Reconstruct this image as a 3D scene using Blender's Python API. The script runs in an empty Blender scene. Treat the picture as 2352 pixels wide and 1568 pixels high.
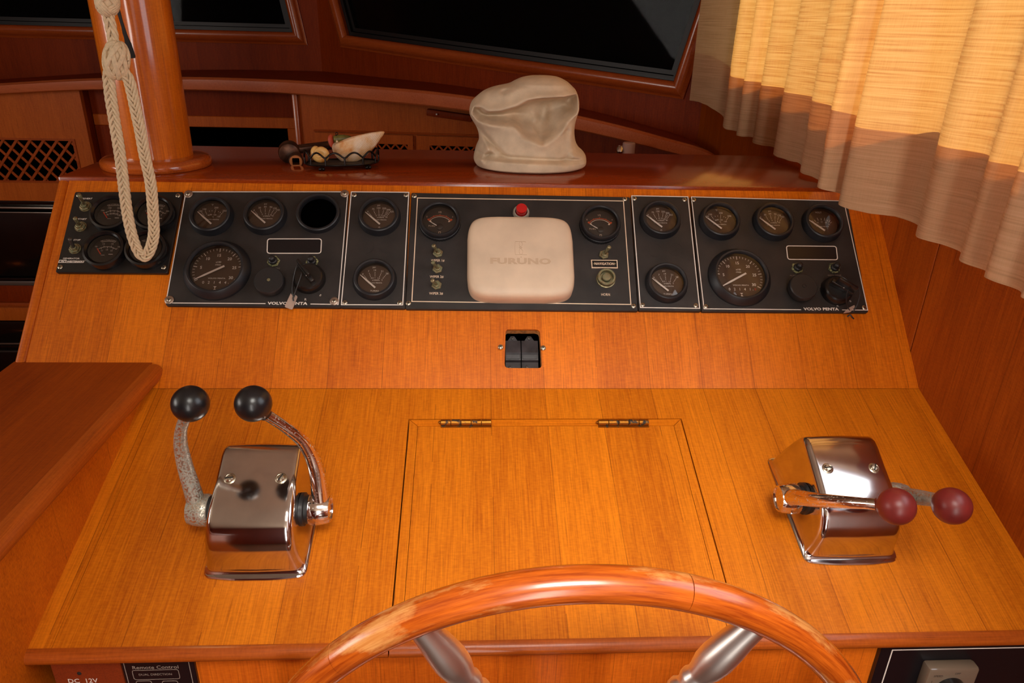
import bpy, bmesh, math, random
from math import sin, cos, tan, pi, radians, sqrt, atan2, exp
from mathutils import Vector, Matrix, noise
from mathutils.geometry import tessellate_polygon

random.seed(7)
SC = bpy.context.scene
COL = SC.collection

# ------------------------------------------------------------------ camera
F_PX = 1655.0                       # focal length in pixels of a 2352 px wide frame
CZ = 1.45                           # eye height above the sole
PITCH, YAW, ROLL = radians(23.81), radians(3.39), radians(-1.568)
fwd = Vector((sin(YAW) * cos(PITCH), cos(YAW) * cos(PITCH), -sin(PITCH)))
_r = Vector((cos(YAW), -sin(YAW), 0))
_d = fwd.cross(_r)
right = cos(ROLL) * _r + sin(ROLL) * _d
down = -sin(ROLL) * _r + cos(ROLL) * _d
CAM = Vector((0, 0, CZ))
cam_data = bpy.data.cameras.new('camera')
cam_data.sensor_width = 36.0
cam_data.lens = F_PX / 2352 * 36.0
cam_data.clip_start = 0.02
cam = bpy.data.objects.new('camera', cam_data)
COL.objects.link(cam)
cam.matrix_world = Matrix((
    (right.x, -down.x, -fwd.x, CAM.x),
    (right.y, -down.y, -fwd.y, CAM.y),
    (right.z, -down.z, -fwd.z, CAM.z),
    (0, 0, 0, 1)))
SC.camera = cam
cam_data.dof.use_dof = False

# ------------------------------------------------------------------ world, sun, lights, exposure
SC.view_settings.view_transform = 'Standard'
SC.view_settings.look = 'None'
SC.view_settings.gamma = 1.0
SC.view_settings.use_curve_mapping = False
SC.view_settings.exposure = 0.0
world = bpy.data.worlds.new('world')
SC.world = world
world.use_nodes = True
bg = world.node_tree.nodes['Background']
bg.inputs[0].default_value = (0.75, 0.86, 1.0, 1)
bg.inputs[1].default_value = 0.8

def area_light(name, loc, target, sx, sy, power, color, spread=180):
    d = bpy.data.lights.new(name, 'AREA')
    d.shape = 'RECTANGLE'; d.size = sx; d.size_y = sy
    d.energy = power; d.color = color; d.spread = radians(spread)
    o = bpy.data.objects.new(name, d)
    COL.objects.link(o)
    o.location = loc
    o.rotation_euler = (Vector(target) - Vector(loc)).to_track_quat('-Z', 'Y').to_euler()
    return o

sun_d = bpy.data.lights.new('sun', 'SUN')
sun_d.energy = 8.6; sun_d.angle = radians(0.6); sun_d.color = (1.0, 0.84, 0.60)
sun = bpy.data.objects.new('sun', sun_d)
COL.objects.link(sun)
sun.rotation_euler = Vector((-0.70, -0.42, -0.36)).to_track_quat('-Z', 'Y').to_euler()
# daylight through the starboard door, the port window, the aft door and the overhead hatch, all behind or beside the helm
area_light('side_window_daylight', (0.70, 0.36, CZ + 0.13), (-0.3, 0.50, CZ - 0.35), 0.50, 0.56, 2.7, (0.95, 0.97, 1.0))
area_light('side_door_daylight', (0.60, -0.62, CZ + 0.20), (-0.75, 0.55, CZ - 0.55), 0.8, 0.70, 2.0, (1.0, 0.95, 0.90))
area_light('port_window_daylight', (-2.27, 0.35, CZ + 0.05), (0.2, 0.7, CZ - 0.30), 1.1, 0.55, 17.0, (1.0, 0.94, 0.86))
area_light('aft_door_daylight', (0.02, -1.82, 1.20), (0.02, 1.0, 1.10), 0.32, 1.5, 19.0, (1.0, 0.95, 0.89))
area_light('overhead_hatch_daylight', (0.10, -0.10, CZ + 0.50), (0.09, 0.62, CZ - 0.48), 0.42, 0.42, 1.95, (1.0, 0.95, 0.86), 52)

# ------------------------------------------------------------------ projection helpers (measuring on real planes)
def ray(px, py):
    return right * ((px - 1176) / F_PX) + down * ((py - 784) / F_PX) + fwd
def hit(px, py, P0, n):
    d = ray(px, py)
    return CAM + d * ((P0 - CAM).dot(n) / d.dot(n))
def at_x(px, py, x): return hit(px, py, Vector((x, 0, 0)), Vector((1, 0, 0)))
def at_y(px, py, y): return hit(px, py, Vector((0, y, 0)), Vector((0, 1, 0)))
def at_z(px, py, z): return hit(px, py, Vector((0, 0, z)), Vector((0, 0, 1)))

ED, EK = radians(45.2), radians(19.0)
XA = Vector((1, 0, 0))
SD, ND = Vector((0, cos(ED), sin(ED))), Vector((0, -sin(ED), cos(ED)))
SK, NK = Vector((0, cos(EK), sin(EK))), Vector((0, -sin(EK), cos(EK)))
P0 = CAM + ray(1180, 580) * 1.05
J = hit(1225, 892, P0, ND)
JD = Vector((0, J.y, J.z))            # origin on the crease between dash face and desk
TOPZ = CZ - 0.2206
def frame(o, X, Y, Z):
    return Matrix(((X.x, Y.x, Z.x, o.x), (X.y, Y.y, Z.y, o.y), (X.z, Y.z, Z.z, o.z), (0, 0, 0, 1)))
MD = frame(JD, XA, SD, ND)            # dash frame: a = x, b = up the slope, n = out of the face
MK = frame(JD, XA, SK, NK)            # desk frame
def DP(px, py, n=0.0):
    p = hit(px, py, JD + ND * n, ND) - JD
    return Vector((p.x, p.dot(SD)))
def KP(px, py, n=0.0):
    p = hit(px, py, JD + NK * n, NK) - JD
    return Vector((p.x, p.dot(SK)))

# ------------------------------------------------------------------ mesh helper
def lerp(a, b, t): return a + (b - a) * t
class MB:
    def __init__(self): self.v = []; self.f = []; self.s = []
    def add(self, vs, fs, T=None, smooth=False):
        k = len(self.v)
        for p in vs:
            p = Vector(p)
            if len(p) == 2: p = Vector((p.x, p.y, 0))
            self.v.append(T @ p if T else p)
        for f in fs:
            self.f.append([i + k for i in f]); self.s.append(smooth)
        return self
    def box(self, c, s, T=None):
        x, y, z = s[0] / 2, s[1] / 2, s[2] / 2
        vs = [(c[0] + a * x, c[1] + b * y, c[2] + d * z) for a in (-1, 1) for b in (-1, 1) for d in (-1, 1)]
        fs = [(0, 1, 3, 2), (4, 6, 7, 5), (0, 4, 5, 1), (2, 3, 7, 6), (0, 2, 6, 4), (1, 5, 7, 3)]
        return self.add(vs, fs, T)
    def rbox(self, c, s, r, seg=2, T=None):
        bm = bmesh.new()
        bmesh.ops.create_cube(bm, size=1.0, matrix=Matrix.Translation(c) @ Matrix.Diagonal((s[0], s[1], s[2], 1)))
        bmesh.ops.bevel(bm, geom=list(bm.edges), offset=r, segments=seg, profile=0.5, affect='EDGES')
        bm.verts.index_update()
        self.add([v.co.copy() for v in bm.verts], [[v.index for v in f.verts] for f in bm.faces], T, True)
        bm.free(); return self
    def lathe(self, prof, n=32, T=None, smooth=True, cap0=False, cap1=True):
        vs, fs = [], []
        for (r, z) in prof:
            for i in range(n):
                a = 2 * pi * i / n
                vs.append((r * cos(a), r * sin(a), z))
        for k in range(len(prof) - 1):
            for i in range(n):
                j = (i + 1) % n
                fs.append((k * n + i, k * n + j, (k + 1) * n + j, (k + 1) * n + i))
        if cap1: fs.append([(len(prof) - 1) * n + i for i in range(n)])
        if cap0: fs.append([i for i in reversed(range(n))])
        return self.add(vs, fs, T, smooth)
    def tube(self, pts, rad, n=8, closed=False, T=None, flat=1.0, ref=None, caps=True):
        pts = [Vector(p) for p in pts]; m = len(pts)
        vs, fs = [], []
        prev = None
        for i, p in enumerate(pts):
            if closed: t = pts[(i + 1) % m] - pts[i - 1]
            else: t = pts[min(i + 1, m - 1)] - pts[max(i - 1, 0)]
            t.normalize()
            if prev is None:
                up = Vector(ref) if ref else (Vector((0, 0, 1)) if abs(t.z) < 0.9 else Vector((1, 0, 0)))
                u = (up - t * up.dot(t)).normalized()
            else:
                u = (prev - t * prev.dot(t)).normalized()
            prev = u
            w = t.cross(u)
            r = rad[i] if isinstance(rad, (list, tuple)) else rad
            for k in range(n):
                a = 2 * pi * k / n
                vs.append(p + u * (r * cos(a)) + w * (r * flat * sin(a)))
        for i in range(m if closed else m - 1):
            j = (i + 1) % m
            for k in range(n):
                l = (k + 1) % n
                fs.append((i * n + k, i * n + l, j * n + l, j * n + k))
        if caps and not closed:
            fs.append([k for k in reversed(range(n))]); fs.append([(m - 1) * n + k for k in range(n)])
        return self.add(vs, fs, T, True)
    def prism(self, poly, z0, z1, T=None, chamfer=0.0):
        n = len(poly)
        poly = [Vector((p[0], p[1])) for p in poly]
        area = sum(poly[i].x * poly[(i + 1) % n].y - poly[(i + 1) % n].x * poly[i].y for i in range(n))
        if area < 0: poly.reverse()
        vs = [(p.x, p.y, z0) for p in poly]
        zc = z1 - chamfer
        vs += [(p.x, p.y, zc) for p in poly]
        fs = [[i for i in reversed(range(n))]]
        for i in range(n):
            j = (i + 1) % n
            fs.append((i, j, n + j, n + i))
        if chamfer > 0:
            ins = inset(poly, chamfer)
            vs += [(p.x, p.y, z1) for p in ins]
            for i in range(n):
                j = (i + 1) % n
                fs.append((n + i, n + j, 2 * n + j, 2 * n + i))
            fs.append([2 * n + i for i in range(n)])
        else:
            fs.append([n + i for i in range(n)])
        return self.add(vs, fs, T)
    def plate_hole(self, outer, inner, z0, z1, T=None, back=True):
        outer = [Vector((p[0], p[1], 0)) for p in outer]; inner = [Vector((p[0], p[1], 0)) for p in inner]
        tris = tessellate_polygon([outer, inner])
        allp = outer + inner; n = len(allp); no = len(outer); ni = len(inner)
        def ccw(t):
            a, b, c = (allp[i] for i in t)
            return t if (b - a).cross(c - a).z > 0 else (t[0], t[2], t[1])
        tris = [ccw(t) for t in tris]
        vs = [(p.x, p.y, z1) for p in allp] + [(p.x, p.y, z0) for p in allp]
        fs = [t for t in tris]
        if back: fs += [tuple(n + i for i in reversed(t)) for t in tris]
        for i in range(no):
            j = (i + 1) % no; fs.append((i, n + i, n + j, j))
        for i in range(ni):
            j = (i + 1) % ni; fs.append((no + i, no + j, n + no + j, n + no + i))
        return self.add(vs, fs, T)
    def strip(self, pts, w, z, h=0.0002, closed=True, T=None):
        pts = [Vector((p[0], p[1])) for p in pts]; n = len(pts)
        L, R = [], []
        for i, p in enumerate(pts):
            a = pts[i - 1] if (closed or i > 0) else None
            b = pts[(i + 1) % n] if (closed or i < n - 1) else None
            d1 = (p - a).normalized() if a is not None else (b - p).normalized()
            d2 = (b - p).normalized() if b is not None else d1
            n1 = Vector((-d1.y, d1.x)); n2 = Vector((-d2.y, d2.x))
            m = (n1 + n2); m = m / max(m.dot(n1), 0.3)
            L.append(p + m * w / 2); R.append(p - m * w / 2)
        vs = [(p.x, p.y, z + h) for p in L] + [(p.x, p.y, z + h) for p in R]
        vs += [(p.x, p.y, z) for p in L] + [(p.x, p.y, z) for p in R]
        fs = []
        for i in range(n if closed else n - 1):
            j = (i + 1) % n
            fs += [(i, n + i, n + j, j), (i, j, 2 * n + j, 2 * n + i), (n + i, 3 * n + i, 3 * n + j, n + j)]
        return self.add(vs, fs, T)
    def disc(self, c, r, z, n=32, T=None, ry=None):
        ry = ry or r
        return self.add([(c[0] + r * cos(2 * pi * i / n), c[1] + ry * sin(2 * pi * i / n), z) for i in range(n)], [list(range(n))], T)
    def text(self, s, x, y, size, z=0.0, rot=0.0, sx=1.0, shear=0.0, bold=0.0, T=None, sp=1.0):
        vs, fs = text_geo(s, bold, sp)
        c, q = cos(rot), sin(rot)
        out = []
        for (a, b) in vs:
            a2 = (a + shear * b) * size * sx; b2 = b * size
            out.append((x + a2 * c - b2 * q, y + a2 * q + b2 * c, z))
        return self.add(out, fs, T)
    def build(self, name, mat, parent=None, angle=35, mats=None):
        me = bpy.data.meshes.new(name)
        me.from_pydata([tuple(v) for v in self.v], [], self.f)
        me.polygons.foreach_set('use_smooth', self.s)
        me.update()
        if any(self.s): me.set_sharp_from_angle(angle=radians(angle))
        me.materials.append(mat)
        o = bpy.data.objects.new(name, me)
        COL.objects.link(o)
        if parent is not None: o.parent = parent
        return o

def inset(poly, d):
    n = len(poly); out = []
    for i in range(n):
        p, a, b = poly[i], poly[i - 1], poly[(i + 1) % n]
        d1 = (p - a).normalized(); d2 = (b - p).normalized()
        n1 = Vector((-d1.y, d1.x)); n2 = Vector((-d2.y, d2.x))
        m = n1 + n2; m = m / max(m.dot(n1), 0.3)
        out.append(p + m * d)
    return out
def round_poly(pts, r, seg=4):
    pts = [Vector((p[0], p[1])) for p in pts]; n = len(pts); out = []
    for i in range(n):
        p, a, b = pts[i], pts[i - 1], pts[(i + 1) % n]
        p0 = p + (a - p).normalized() * r; p1 = p + (b - p).normalized() * r
        for k in range(seg + 1):
            t = k / seg
            out.append(p0 * (1 - t) ** 2 + p * 2 * t * (1 - t) + p1 * t * t)
    return out
_tc = {}
def text_geo(s, bold, sp):
    k = (s, bold, sp)
    if k not in _tc:
        cu = bpy.data.curves.new('t', 'FONT')
        cu.body = s; cu.align_x = 'CENTER'; cu.align_y = 'CENTER'; cu.size = 1.0
        cu.resolution_u = 2; cu.offset = bold; cu.space_character = sp
        ob = bpy.data.objects.new('t', cu)
        me = ob.to_mesh()
        vs = [(v.co.x, v.co.y) for v in me.vertices]; fs = [list(p.vertices) for p in me.polygons]
        ob.to_mesh_clear(); bpy.data.objects.remove(ob); bpy.data.curves.remove(cu)
        ys = [v[1] for v in vs]
        if ys:                                             # centre on the ink
            m = (min(ys) + max(ys)) / 2
            xs = [v[0] for v in vs]; mx = (min(xs) + max(xs)) / 2
            vs = [(v[0] - mx, v[1] - m) for v in vs]
        _tc[k] = (vs, fs)
    return _tc[k]
def catmull(pts, seg=6, closed=False):
    pts = [Vector(p) for p in pts]; n = len(pts); out = []
    for i in range(n if closed else n - 1):
        if closed: a, b, c, d = pts[i - 1], pts[i], pts[(i + 1) % n], pts[(i + 2) % n]
        else: a, b, c, d = pts[max(i - 1, 0)], pts[i], pts[i + 1], pts[min(i + 2, n - 1)]
        for k in range(seg):
            t = k / seg
            out.append(0.5 * ((2 * b) + (c - a) * t + (2 * a - 5 * b + 4 * c - d) * t * t + (3 * b - a - 3 * c + d) * t ** 3))
    if not closed: out.append(pts[-1])
    return out
def bar(mb, p0, p1, w, h, normal, r=0.004, seg=2):
    """rounded bar from p0 to p1; w across (in plane), h along the normal"""
    p0, p1, normal = Vector(p0), Vector(p1), Vector(normal).normalized()
    d = p1 - p0; L = d.length; d.normalize(); s = normal.cross(d).normalized()
    T = frame((p0 + p1) / 2, d, s, normal)
    return mb.rbox((0, 0, 0), (L, w, h), r, seg, T)
def empty(name, M=None):
    o = bpy.data.objects.new(name, None)
    o.empty_display_size = 0.05
    COL.objects.link(o)
    if M is not None: o.matrix_world = M
    return o
def tag(o, label, cat, group=None, kind=None):
    if label: o['label'] = label
    if cat: o['category'] = cat
    if group: o['group'] = group
    if kind: o['kind'] = kind
    return o
def structure(o, label=None):
    o['kind'] = 'structure'
    if label: o['label'] = label
    return o
def TR(x, y, z=0.0): return Matrix.Translation((x, y, z))

# ------------------------------------------------------------------ materials
def lin(r, g, b):
    f = lambda c: (c / 255 / 12.92) if c / 255 <= 0.04045 else ((c / 255 + 0.055) / 1.055) ** 2.4
    return (f(r), f(g), f(b), 1)
def new_mat(name):
    m = bpy.data.materials.new(name); m.use_nodes = True
    nt = m.node_tree
    return m, nt, nt.nodes['Principled BSDF']
def N(nt, typ, **kw):
    n = nt.nodes.new(typ)
    for k, v in kw.items(): setattr(n, k, v)
    return n
def ramp(nt, stops):
    r = N(nt, 'ShaderNodeValToRGB')
    el = r.color_ramp.elements
    while len(el) > 1: el.remove(el[-1])
    el[0].position, el[0].color = stops[0]
    for p, c in stops[1:]:
        e = el.new(p); e.color = c
    return r
def mathn(nt, op, a, b=None):
    n = N(nt, 'ShaderNodeMath', operation=op)
    for i, x in enumerate((a, b)):
        if x is None: continue
        if hasattr(x, 'is_output'): nt.links.new(x, n.inputs[i])
        else: n.inputs[i].default_value = x
    return n.outputs[0]
def mixc(nt, fac, a, b, blend='MIX'):
    n = N(nt, 'ShaderNodeMix', data_type='RGBA', blend_type=blend)
    for i, x in ((0, fac), (6, a), (7, b)):
        if hasattr(x, 'is_output'): nt.links.new(x, n.inputs[i])
        else: n.inputs[i].default_value = x
    return n.outputs[2]
def wood(name, light, dark, along, across, rough=0.32, coat=0.35, strip=0.075, seam=0.5, grain=1.0, flip=0.0, wear=None, spec=0.4, crough=0.12):
    """varnished veneer; along / across are unit vectors in object space giving the grain and the strip direction"""
    m, nt, p = new_mat(name)
    L = nt.links.new
    tc = N(nt, 'ShaderNodeTexCoord')
    def dot(v):
        n = N(nt, 'ShaderNodeVectorMath', operation='DOT_PRODUCT')
        L(tc.outputs['Object'], n.inputs[0]); n.inputs[1].default_value = v
        return n.outputs['Value']
    along, across = Vector(along).normalized(), Vector(across).normalized()
    third = along.cross(across)
    a, c, t = dot(along), dot(across), dot(third)
    comb = N(nt, 'ShaderNodeCombineXYZ')
    L(mathn(nt, 'MULTIPLY', a, 0.03), comb.inputs[0]); L(c, comb.inputs[1]); L(t, comb.inputs[2])
    # fine fibre
    n1 = N(nt, 'ShaderNodeTexNoise'); n1.inputs['Scale'].default_value = 620 * grain; n1.inputs['Detail'].default_value = 5; n1.inputs['Roughness'].default_value = 0.6
    L(comb.outputs[0], n1.inputs['Vector'])
    # broad figure
    n2 = N(nt, 'ShaderNodeTexNoise'); n2.inputs['Scale'].default_value = 34 * grain; n2.inputs['Detail'].default_value = 3
    L(comb.outputs[0], n2.inputs['Vector'])
    # cross fleck
    n3 = N(nt, 'ShaderNodeTexNoise'); n3.inputs['Scale'].default_value = 230; n3.inputs['Detail'].default_value = 2
    cb3 = N(nt, 'ShaderNodeCombineXYZ')
    L(mathn(nt, 'MULTIPLY', a, 2.2), cb3.inputs[0]); L(mathn(nt, 'MULTIPLY', c, 0.6), cb3.inputs[1]); L(t, cb3.inputs[2])
    L(cb3.outputs[0], n3.inputs['Vector'])
    # veneer strips: a tone for each, thin dark line between
    s = mathn(nt, 'DIVIDE', mathn(nt, 'ADD', c, 5.013 + flip), strip)
    fl = mathn(nt, 'FLOOR', s)
    wn = N(nt, 'ShaderNodeTexWhiteNoise', noise_dimensions='1D')
    L(fl, wn.inputs['W'])
    fr = mathn(nt, 'FRACT', s)
    edge = mathn(nt, 'MINIMUM', fr, mathn(nt, 'SUBTRACT', 1.0, fr))
    line = mathn(nt, 'LESS_THAN', edge, 0.006)
    v = mathn(nt, 'ADD', mathn(nt, 'MULTIPLY', n1.outputs[0], 0.75), mathn(nt, 'MULTIPLY', n2.outputs[0], 0.34))
    v = mathn(nt, 'ADD', v, mathn(nt, 'MULTIPLY', n3.outputs[0], 0.30))
    v = mathn(nt, 'ADD', v, mathn(nt, 'MULTIPLY', wn.outputs['Value'], 0.16))
    r = ramp(nt, [(0.46, lin(*dark)), (0.98, lin(*light))])
    L(v, r.inputs[0])
    # dark pores / flecks
    n4 = N(nt, 'ShaderNodeTexNoise'); n4.inputs['Scale'].default_value = 700; n4.inputs['Detail'].default_value = 1
    L(comb.outputs[0], n4.inputs['Vector'])
    pore = mathn(nt, 'MULTIPLY', mathn(nt, 'GREATER_THAN', n4.outputs[0], 0.66), 0.22)
    col = mixc(nt, pore, r.outputs[0], (dark_c := lin(dark[0] * .55, dark[1] * .5, dark[2] * .5)))
    n5 = N(nt, 'ShaderNodeTexNoise'); n5.inputs['Scale'].default_value = 9
    L(tc.outputs['Object'], n5.inputs['Vector'])
    lf = mathn(nt, 'MULTIPLY', mathn(nt, 'MULTIPLY', line, seam), mathn(nt, 'GREATER_THAN', n5.outputs[0], 0.42))
    col = mixc(nt, lf, col, dark_c)
    if wear:
        n6 = N(nt, 'ShaderNodeTexNoise'); n6.inputs['Scale'].default_value = wear[1]; n6.inputs['Detail'].default_value = 6
        n6.inputs['Roughness'].default_value = 0.65
        L(comb.outputs[0] if wear[2] else tc.outputs['Object'], n6.inputs['Vector'])
        wr = ramp(nt, [(wear[3], (0, 0, 0, 1)), (wear[3] + 0.12, (1, 1, 1, 1))])
        L(n6.outputs[0], wr.inputs[0])
        col = mixc(nt, mathn(nt, 'MULTIPLY', wr.outputs[0], 0.8), col, lin(*wear[0]))
    L(col, p.inputs['Base Color'])
    p.inputs['Roughness'].default_value = rough
    p.inputs['Coat Weight'].default_value = coat
    p.inputs['Coat Roughness'].default_value = crough
    p.inputs['Specular IOR Level'].default_value = spec
    bp = N(nt, 'ShaderNodeBump'); bp.inputs['Strength'].default_value = 0.05; bp.inputs['Distance'].default_value = 0.001
    L(n1.outputs[0], bp.inputs['Height']); L(bp.outputs[0], p.inputs['Normal'])
    return m
def plain(name, rgb, rough=0.5, metal=0.0, spec=0.5, coat=0.0, var=0.0, scale=60, bump=0.0, bscale=400, rgb2=None, thresh=None):
    m, nt, p = new_mat(name)
    L = nt.links.new
    p.inputs['Base Color'].default_value = lin(*rgb)
    p.inputs['Roughness'].default_value = rough; p.inputs['Metallic'].default_value = metal
    p.inputs['Specular IOR Level'].default_value = spec; p.inputs['Coat Weight'].default_value = coat
    tc = N(nt, 'ShaderNodeTexCoord')
    if var or rgb2:
        n = N(nt, 'ShaderNodeTexNoise'); n.inputs['Scale'].default_value = scale; n.inputs['Detail'].default_value = 5
        L(tc.outputs['Object'], n.inputs['Vector'])
        c2 = lin(*rgb2) if rgb2 else lin(*[min(255, c * (1 + var)) for c in rgb])
        c1 = lin(*rgb) if rgb2 else lin(*[c * (1 - var) for c in rgb])
        lo, hi = thresh or (0.35, 0.65)
        r = ramp(nt, [(lo, c1), (hi, c2)]); L(n.outputs[0], r.inputs[0]); L(r.outputs[0], p.inputs['Base Color'])
        if metal > 0.5 and rgb2:
            r2 = ramp(nt, [(lo, (1, 1, 1, 1)), (hi, (0.1, 0.1, 0.1, 1))]); L(n.outputs[0], r2.inputs[0]); L(r2.outputs[0], p.inputs['Metallic'])
            r3 = ramp(nt, [(lo, (rough, rough, rough, 1)), (hi, (0.7, 0.7, 0.7, 1))]); L(n.outputs[0], r3.inputs[0]); L(r3.outputs[0], p.inputs['Roughness'])
    if bump:
        n = N(nt, 'ShaderNodeTexNoise'); n.inputs['Scale'].default_value = bscale; n.inputs['Detail'].default_value = 3
        L(tc.outputs['Object'], n.inputs['Vector'])
        b = N(nt, 'ShaderNodeBump'); b.inputs['Strength'].default_value = bump; b.inputs['Distance'].default_value = 0.001
        L(n.outputs[0], b.inputs['Height']); L(b.outputs[0], p.inputs['Normal'])
    return m

W_LIGHT, W_DARK = (222, 126, 18), (162, 74, 6)
DOWN = (0, cos(ED), sin(ED))
M_dash = wood('varnished_teak_dash', (228, 122, 14), (166, 72, 6), SD, XA, strip=0.073, rough=0.42, coat=0.06, seam=0.5, spec=0.25, crough=0.2)
M_desk = wood('varnished_teak_desk', W_LIGHT, W_DARK, SK, XA, strip=0.073, rough=0.40, coat=0.06, seam=0.5, spec=0.25, crough=0.2)
M_top = wood('varnished_teak_top', (158, 62, 14), (114, 38, 8), (1, 0.25, 0), (-0.25, 1, 0), rough=0.17, coat=0.2, strip=0.2, seam=0.3)
M_counter = wood('varnished_teak_counter', (160, 72, 14), (118, 44, 8), (0.1, 1, 0), XA, rough=0.42, coat=0.0, strip=0.3, seam=0, spec=0.22)
M_side = wood('varnished_teak_side', (216, 114, 16), (170, 76, 9), (0.35, 0, 1), (0, 1, 0), rough=0.42, coat=0.0, strip=0.12, seam=0.25, spec=0.22)
M_nose = wood('varnished_teak_edge', (184, 90, 24), (136, 58, 12), XA, (0, 1, 0), rough=0.34, coat=0.15, spec=0.25, strip=3, seam=0, wear=((206, 160, 112), 60, True, 0.66))
M_nosey = wood('varnished_teak_edge_lengthwise', (184, 90, 24), (136, 58, 12), (0, 1, 0), (0, 0, 1), rough=0.36, coat=0.1, spec=0.25, strip=3, seam=0)
M_deskx = wood('varnished_teak_crossgrain', (218, 120, 18), (160, 70, 6), XA, SK, rough=0.45, coat=0.0, strip=3, seam=0, spec=0.12)
M_apron = wood('varnished_teak_apron', (232, 118, 24), (184, 78, 12), (0, 0, 1), XA, rough=0.42, coat=0.0, strip=0.06, seam=0.35, spec=0.22)
M_wall = wood('varnished_teak_wall', (186, 92, 20), (132, 53, 10), (0, 0, 1), (0, 1, 0), rough=0.42, coat=0.0, strip=0.14, seam=0.3, spec=0.22)
M_bulk = wood('varnished_teak_bulkhead', (150, 58, 14), (102, 32, 6), (0, 0, 1), XA, rough=0.42, coat=0.0, strip=0.2, seam=0.1, spec=0.10)  # same teak, with the dimmer background light put into a darker, redder colour
M_cab = wood('varnished_teak_cabinet', (206, 106, 32), (158, 68, 18), (0, 0, 1), XA, rough=0.42, coat=0.0, strip=0.4, seam=0.0, spec=0.22)
M_mould = wood('varnished_teak_moulding', (184, 88, 34), (142, 58, 20), XA, (0, 0, 1), rough=0.25, coat=0.4, strip=3, seam=0)
M_shelf = wood('varnished_teak_shelf_edge', (196, 104, 58), (160, 74, 36), XA, (0, 0, 1), rough=0.26, coat=0.4, strip=3, seam=0)
M_post = wood('varnished_teak_post', (226, 122, 24), (176, 78, 13), (0, 0, 1), XA, rough=0.35, coat=0.9, strip=3, seam=0, grain=0.8, spec=0.2, crough=0.10)
M_flange = wood('varnished_teak_flange', (190, 92, 32), (136, 54, 18), (1, 0.3, 0), (0, 1, 0), rough=0.16, coat=0.7, strip=3, seam=0)
M_rim = wood('worn_teak_rim', (200, 96, 22), (146, 54, 10), XA, (0, 1, 0), rough=0.22, coat=0.5, strip=3, seam=0, wear=((222, 158, 86), 22, False, 0.50))
def rim_mat():
    m, nt, p = new_mat('worn_varnished_rim')
    L = nt.links.new
    tc = N(nt, 'ShaderNodeTexCoord'); sp = N(nt, 'ShaderNodeSeparateXYZ'); L(tc.outputs['Object'], sp.inputs[0])
    an = mathn(nt, 'MULTIPLY', mathn(nt, 'ARCTAN2', sp.outputs[1], sp.outputs[0]), 0.26)
    rd = mathn(nt, 'SQRT', mathn(nt, 'ADD', mathn(nt, 'MULTIPLY', sp.outputs[0], sp.outputs[0]), mathn(nt, 'MULTIPLY', sp.outputs[1], sp.outputs[1])))
    def nz(ka, kr, scale, det):
        c = N(nt, 'ShaderNodeCombineXYZ')
        L(mathn(nt, 'MULTIPLY', an, ka), c.inputs[0]); L(mathn(nt, 'MULTIPLY', rd, kr), c.inputs[1]); L(mathn(nt, 'MULTIPLY', sp.outputs[2], kr), c.inputs[2])
        n = N(nt, 'ShaderNodeTexNoise'); n.inputs['Scale'].default_value = scale; n.inputs['Detail'].default_value = det; n.inputs['Roughness'].default_value = 0.62
        L(c.outputs[0], n.inputs['Vector']); return n.outputs[0]
    g = nz(0.06, 1, 420, 4)
    base = ramp(nt, [(0.34, lin(150, 60, 12)), (0.68, lin(206, 100, 24))]); L(g, base.inputs[0])
    w = nz(0.35, 1.0, 34, 6)
    wr = ramp(nt, [(0.515, (0, 0, 0, 1)), (0.60, (1, 1, 1, 1))]); L(w, wr.inputs[0])
    pale = ramp(nt, [(0.30, lin(206, 130, 58)), (0.70, lin(228, 172, 104))]); L(g, pale.inputs[0])
    L(mixc(nt, mathn(nt, 'MULTIPLY', wr.outputs[0], 0.75), base.outputs[0], pale.outputs[0]), p.inputs['Base Color'])
    p.inputs['Roughness'].default_value = 0.26; p.inputs['Coat Weight'].default_value = 0.4; p.inputs['Coat Roughness'].default_value = 0.15
    return m
M_rim = rim_mat()
M_redwood = wood('red_teak_plate', (150, 62, 24), (108, 36, 14), (0, 0, 1), XA, rough=0.4, coat=0.1, strip=3, seam=0)
M_cutwood = plain('raw_cut_wood', (190, 128, 66), 0.8, var=0.2, scale=200)
M_panel = plain('black_textured_panel', (34, 29, 27), 0.55, var=0.22, scale=30, bump=0.25, bscale=1500)
M_genpanel = plain('smooth_black_panel', (22, 19, 18), 0.42, var=0.15, scale=40)
M_white = plain('white_paint_line', (236, 226, 216), 0.6)
M_cream = plain('cream_paint_line', (232, 206, 178), 0.6)
M_print = plain('white_print', (235, 225, 214), 0.6)
M_dimprint = plain('dim_print', (150, 138, 126), 0.6)
M_redprint = plain('red_print', (170, 36, 24), 0.5)
M_needle = plain('white_needle', (240, 226, 216), 0.5)
M_redneedle = plain('orange_red_needle', (226, 66, 26), 0.5)
M_orange = plain('orange_print', (200, 78, 24), 0.5)
M_bezel = plain('black_bezel', (26, 27, 31), 0.42, bump=0.1, bscale=1800)
M_gbezel = plain('gloss_black_bezel', (22, 21, 22), 0.25)
M_dial = plain('brown_dial', (74, 52, 36), 0.5)
M_dialdark = plain('dark_brown_dial', (40, 30, 24), 0.5)
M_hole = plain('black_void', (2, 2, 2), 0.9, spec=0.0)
M_rubber = plain('black_rubber', (30, 29, 30), 0.45)
M_blackplastic = plain('black_plastic', (26, 23, 22), 0.28, var=0.2, scale=50)
M_moduleplastic = plain('scuffed_black_plastic', (44, 41, 44), 0.42, var=0.25, scale=60)
M_brass = plain('aged_nickel_brass', (150, 138, 108), 0.38, 0.85, rgb2=(112, 116, 84), thresh=(0.42, 0.62), scale=260)
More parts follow.
